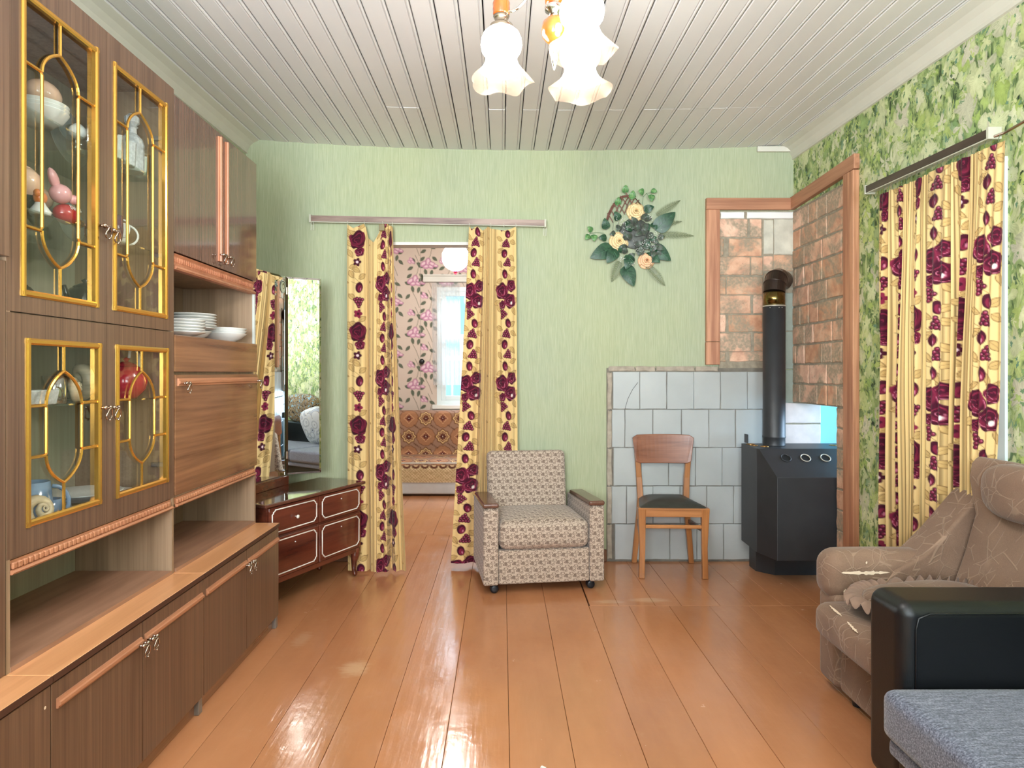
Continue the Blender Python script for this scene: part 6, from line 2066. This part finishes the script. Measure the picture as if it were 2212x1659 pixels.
for a in ((500, 1010, 205, 320, 120, .022), (560, 1040, 235, 220, 90, .035), (700, 1270, 292, 290, 110, .030), (760, 1120, 250, 200, 80, .04), (1130, 740, 42, 330, 120, .03), (1080, 1000, 322, 300, 110, .025),
          (560, 560, 150, 10, 10, .03)):
    if a[3] > 20: leafshape(a[0], a[1], a[2], a[3], a[4], M_big, M_veind, a[5])
for a in ((430, 740, 100, 140, 62, .035), (430, 870, 180, 110, 52, .035), (600, 620, 120, 120, 58, .04), (960, 490, 20, 130, 60, .035), (1060, 1130, -40, 130, 60, .04)):
    leafshape(a[0], a[1], a[2], a[3], a[4], M_big, M_veind, a[5])
for a in ((690, 245, 85, 100, 48, .03), (780, 330, 80, 110, 50, .03), (590, 412, 85, 100, 48, .03), (940, 250, 170, 80, 50, .04), (1050, 225, -20, 75, 38, .04), (1070, 330, -100, 10, 10, .04), (1045, 285, 270, 100, 48, .04),
          (235, 770, 140, 80, 40, .03), (200, 830, 230, 90, 42, .03), (265, 830, 270, 90, 50, .03)):
    if a[3] > 20: leafshape(a[0], a[1], a[2], a[3], a[4], M_mid, M_vein, a[5])
for a in [(random.uniform(680, 1150), random.uniform(640, 1150)) for _ in range(34)] + [(640, 1060), (700, 900), (560, 800), (1000, 640), (930, 560), (620, 700)]:
    leafshape(a[0], a[1], random.uniform(0, 360), random.uniform(80, 130), random.uniform(38, 56), random.choice((M_dull, M_dull, M_big)), M_veind, random.uniform(.015, .05), name='dull_leaf')


def stem(pts, r=.0012, mat=None, y=.02, name='stem'):
    MB().tube([(fl(a, b_)[0], YB - y, fl(a, b_)[1]) for a, b_ in pts], r, 5).build(name, mat or M_veind, fa)


stem([(415, 800), (300, 785), (215, 800), (200, 850)]); stem([(270, 790), (262, 850)]); stem([(215, 800), (235, 765)])
stem([(930, 410), (945, 300), (990, 250), (1050, 240)]); stem([(990, 250), (1030, 300)]); stem([(945, 300), (930, 260)])
stem([(700, 330), (690, 220)]); stem([(770, 420), (780, 300)]); stem([(600, 470), (590, 380)])


def fern(x0, y0, x1, y1, w_, n=26, y=.03):
    p0, p1 = Vector((*fl(x0, y0), 0)), Vector((*fl(x1, y1), 0))
    d = (p1 - p0); L_ = d.length; d.normalize(); s = Vector((-d.y, d.x, 0))
    m = MB()
    def P2(q, yy): return (q.x, YB - yy, q.y)
    m.tube([P2(p0.lerp(p1, k / 8), y + .012 * math.sin(k / 8 * 3)) for k in range(9)], .0012, 4)
    for k in range(n):
        t = (k + .5) / n; ln_ = w_ * U * math.sin(math.pi * (.18 + .82 * t) ** .9) ** .8
        for sd in (-1, 1):
            b0_ = p0 + d * (L_ * t); tip = b0_ + s * sd * ln_ + d * ln_ * .45; md = b0_ + s * sd * ln_ * .5 + d * ln_ * .12; hw = L_ / n * .25
            yy = y + .012 * math.sin(t * 3)
            m.add([P2(b0_ - d * hw * .6, yy), P2(md - d * hw, yy + .004), P2(tip, yy), P2(md + d * hw, yy + .004), P2(b0_ + d * hw * .6, yy)], [(0, 1, 2, 3, 4)])
    return m.build('fern_frond', M_fern, fa)


fern(1120, 560, 1450, 352, 62); fern(1150, 820, 1640, 835, 60, 32, .02); fern(620, 1180, 510, 1470, 85, 22, .02); fern(990, 1240, 1240, 1525, 75, 26, .03)
fern(1200, 700, 1470, 640, 40, 14, .03)


def rose(cx, cy, R, mat, tilt=0):
    x0, z0 = fl(cx, cy); R = R * U
    o0 = None
    for layer, (rr, n, dep, open_) in enumerate(((1.0, 6, .030, .9), (.78, 5, .040, .75), (.56, 5, .050, .55), (.36, 4, .058, .35), (.18, 3, .062, .2))):
        for k in range(n):
            a0 = 2 * math.pi * k / n + layer * .9
            hw = math.pi / n * 1.35
            def pt(u, v):
                a = a0 + (u * 2 - 1) * hw * (.55 + .45 * v)
                edge = 1 - .10 * abs(u * 2 - 1) ** 3
                r = R * rr * (.25 + .75 * v) * edge
                y = dep - .018 + .022 * math.sin(v * 1.6) * (1.2 - open_) + (.006 * v if layer else 0) - .007 * (v > .95) * open_ + .003 * math.sin(u * 6 + k)
                return (x0 + r * math.cos(a), YB - y - tilt * 0, z0 + r * math.sin(a))
            MB().grid(pt, 7, 5).build('petal', mat, fa, smooth=True, solid=.0008)


rose(845, 500, 130, M_rose); rose(615, 910, 140, M_rose); rose(990, 1175, 118, M_rosep)
# twig fan
tw = lambda a, b_, c, d_, r=.0032, y=.03: MB().tube([(fl(a, b_)[0], YB - y, fl(a, b_)[1]), (fl((a + c) / 2, (b_ + d_) / 2 - 8)[0], YB - y - .004, fl(0, (b_ + d_) / 2 - 8)[1]), (fl(c, d_)[0], YB - y, fl(c, d_)[1])], r, 6).build('twig', M_twig, fa)
arcp_ = [(440, 640), (470, 540), (520, 440), (590, 350), (660, 300), (740, 290), (830, 320), (900, 400)]
for o_ in (-8, 0, 9):
    MB().tube([(fl(a + o_, 0)[0], YB - .03, fl(0, b_ + o_)[1]) for a, b_ in arcp_], .0028, 6).build('twig', M_twig, fa, smooth=True)
for q in ((700, 240, 790, 410), (625, 290, 720, 420), (530, 390, 600, 510), (490, 470, 560, 600), (450, 530, 530, 660), (840, 295, 780, 400), (885, 345, 830, 410), (740, 300, 620, 520), (760, 330, 690, 520), (600, 400, 690, 545), (660, 330, 540, 560), (420, 610, 450, 660)):
    tw(*q)
for k in range(5):
    x = 520 + k * 75
    stem([(x, 640 + k * 8), (x + 8, 700), (x - 4, 760)], .0014, M_dull, .045, 'dry_stem')
gy = MB()
for (cx, cy, sx, sy, n) in ((990, 960, 110, 50, 46), (680, 690, 60, 60, 30), (620, 1165, 50, 35, 18), (880, 1050, 70, 30, 18), (1030, 590, 50, 60, 16), (1100, 850, 80, 80, 30), (590, 630, 50, 50, 14), (800, 1240, 60, 30, 14), (1400, 650, 60, 30, 0)):
    for _ in range(n):
        a, b_ = random.gauss(cx, sx * .6), random.gauss(cy, sy * .6)
        X_, Z_ = fl(a, b_); gy.ell((X_, YB - .066 - random.uniform(0, .012), Z_), (.0024, .0024, .0024), 5, 3)
o = gy.build('small_white_flowers', M_gyp, fa); o['kind'] = 'stuff'
rose_dark = MB()
MB().ell((ctr[0] + .0, YB - .010, ctr[1]), (.11, .010, .11), 20, 8).build('foam_base', M_dull, fa, smooth=True)

# ------------------------------------------------------------------ scrap on the floor at the bottom edge
sp = W(1168, 1658, F * H / (1658 - CY))
sc2 = MB().prism([(-.004, -.002), (.012, -.010), (.016, -.004), (.002, .006)], 'z', 0, .006).build('paper_scrap', M_white, None)
sc2.location = (sp.x + .002, sp.y - .006, .001)
tag(sc2, 'tiny white scrap on the floor at the bottom edge', 'scrap')

# scratched paint and a bare screw hole on the nearest cabinet door
nb = [o for o in bpy.data.objects if o.name == 'base_cabinet'][0]
hole = MB().lathe([(.0035, 0), (.0045, .0006), (0, .0008)], WX(97, 1529, XL_ + .0002), 8, 'x').build('screw_hole', M_foam, nb)
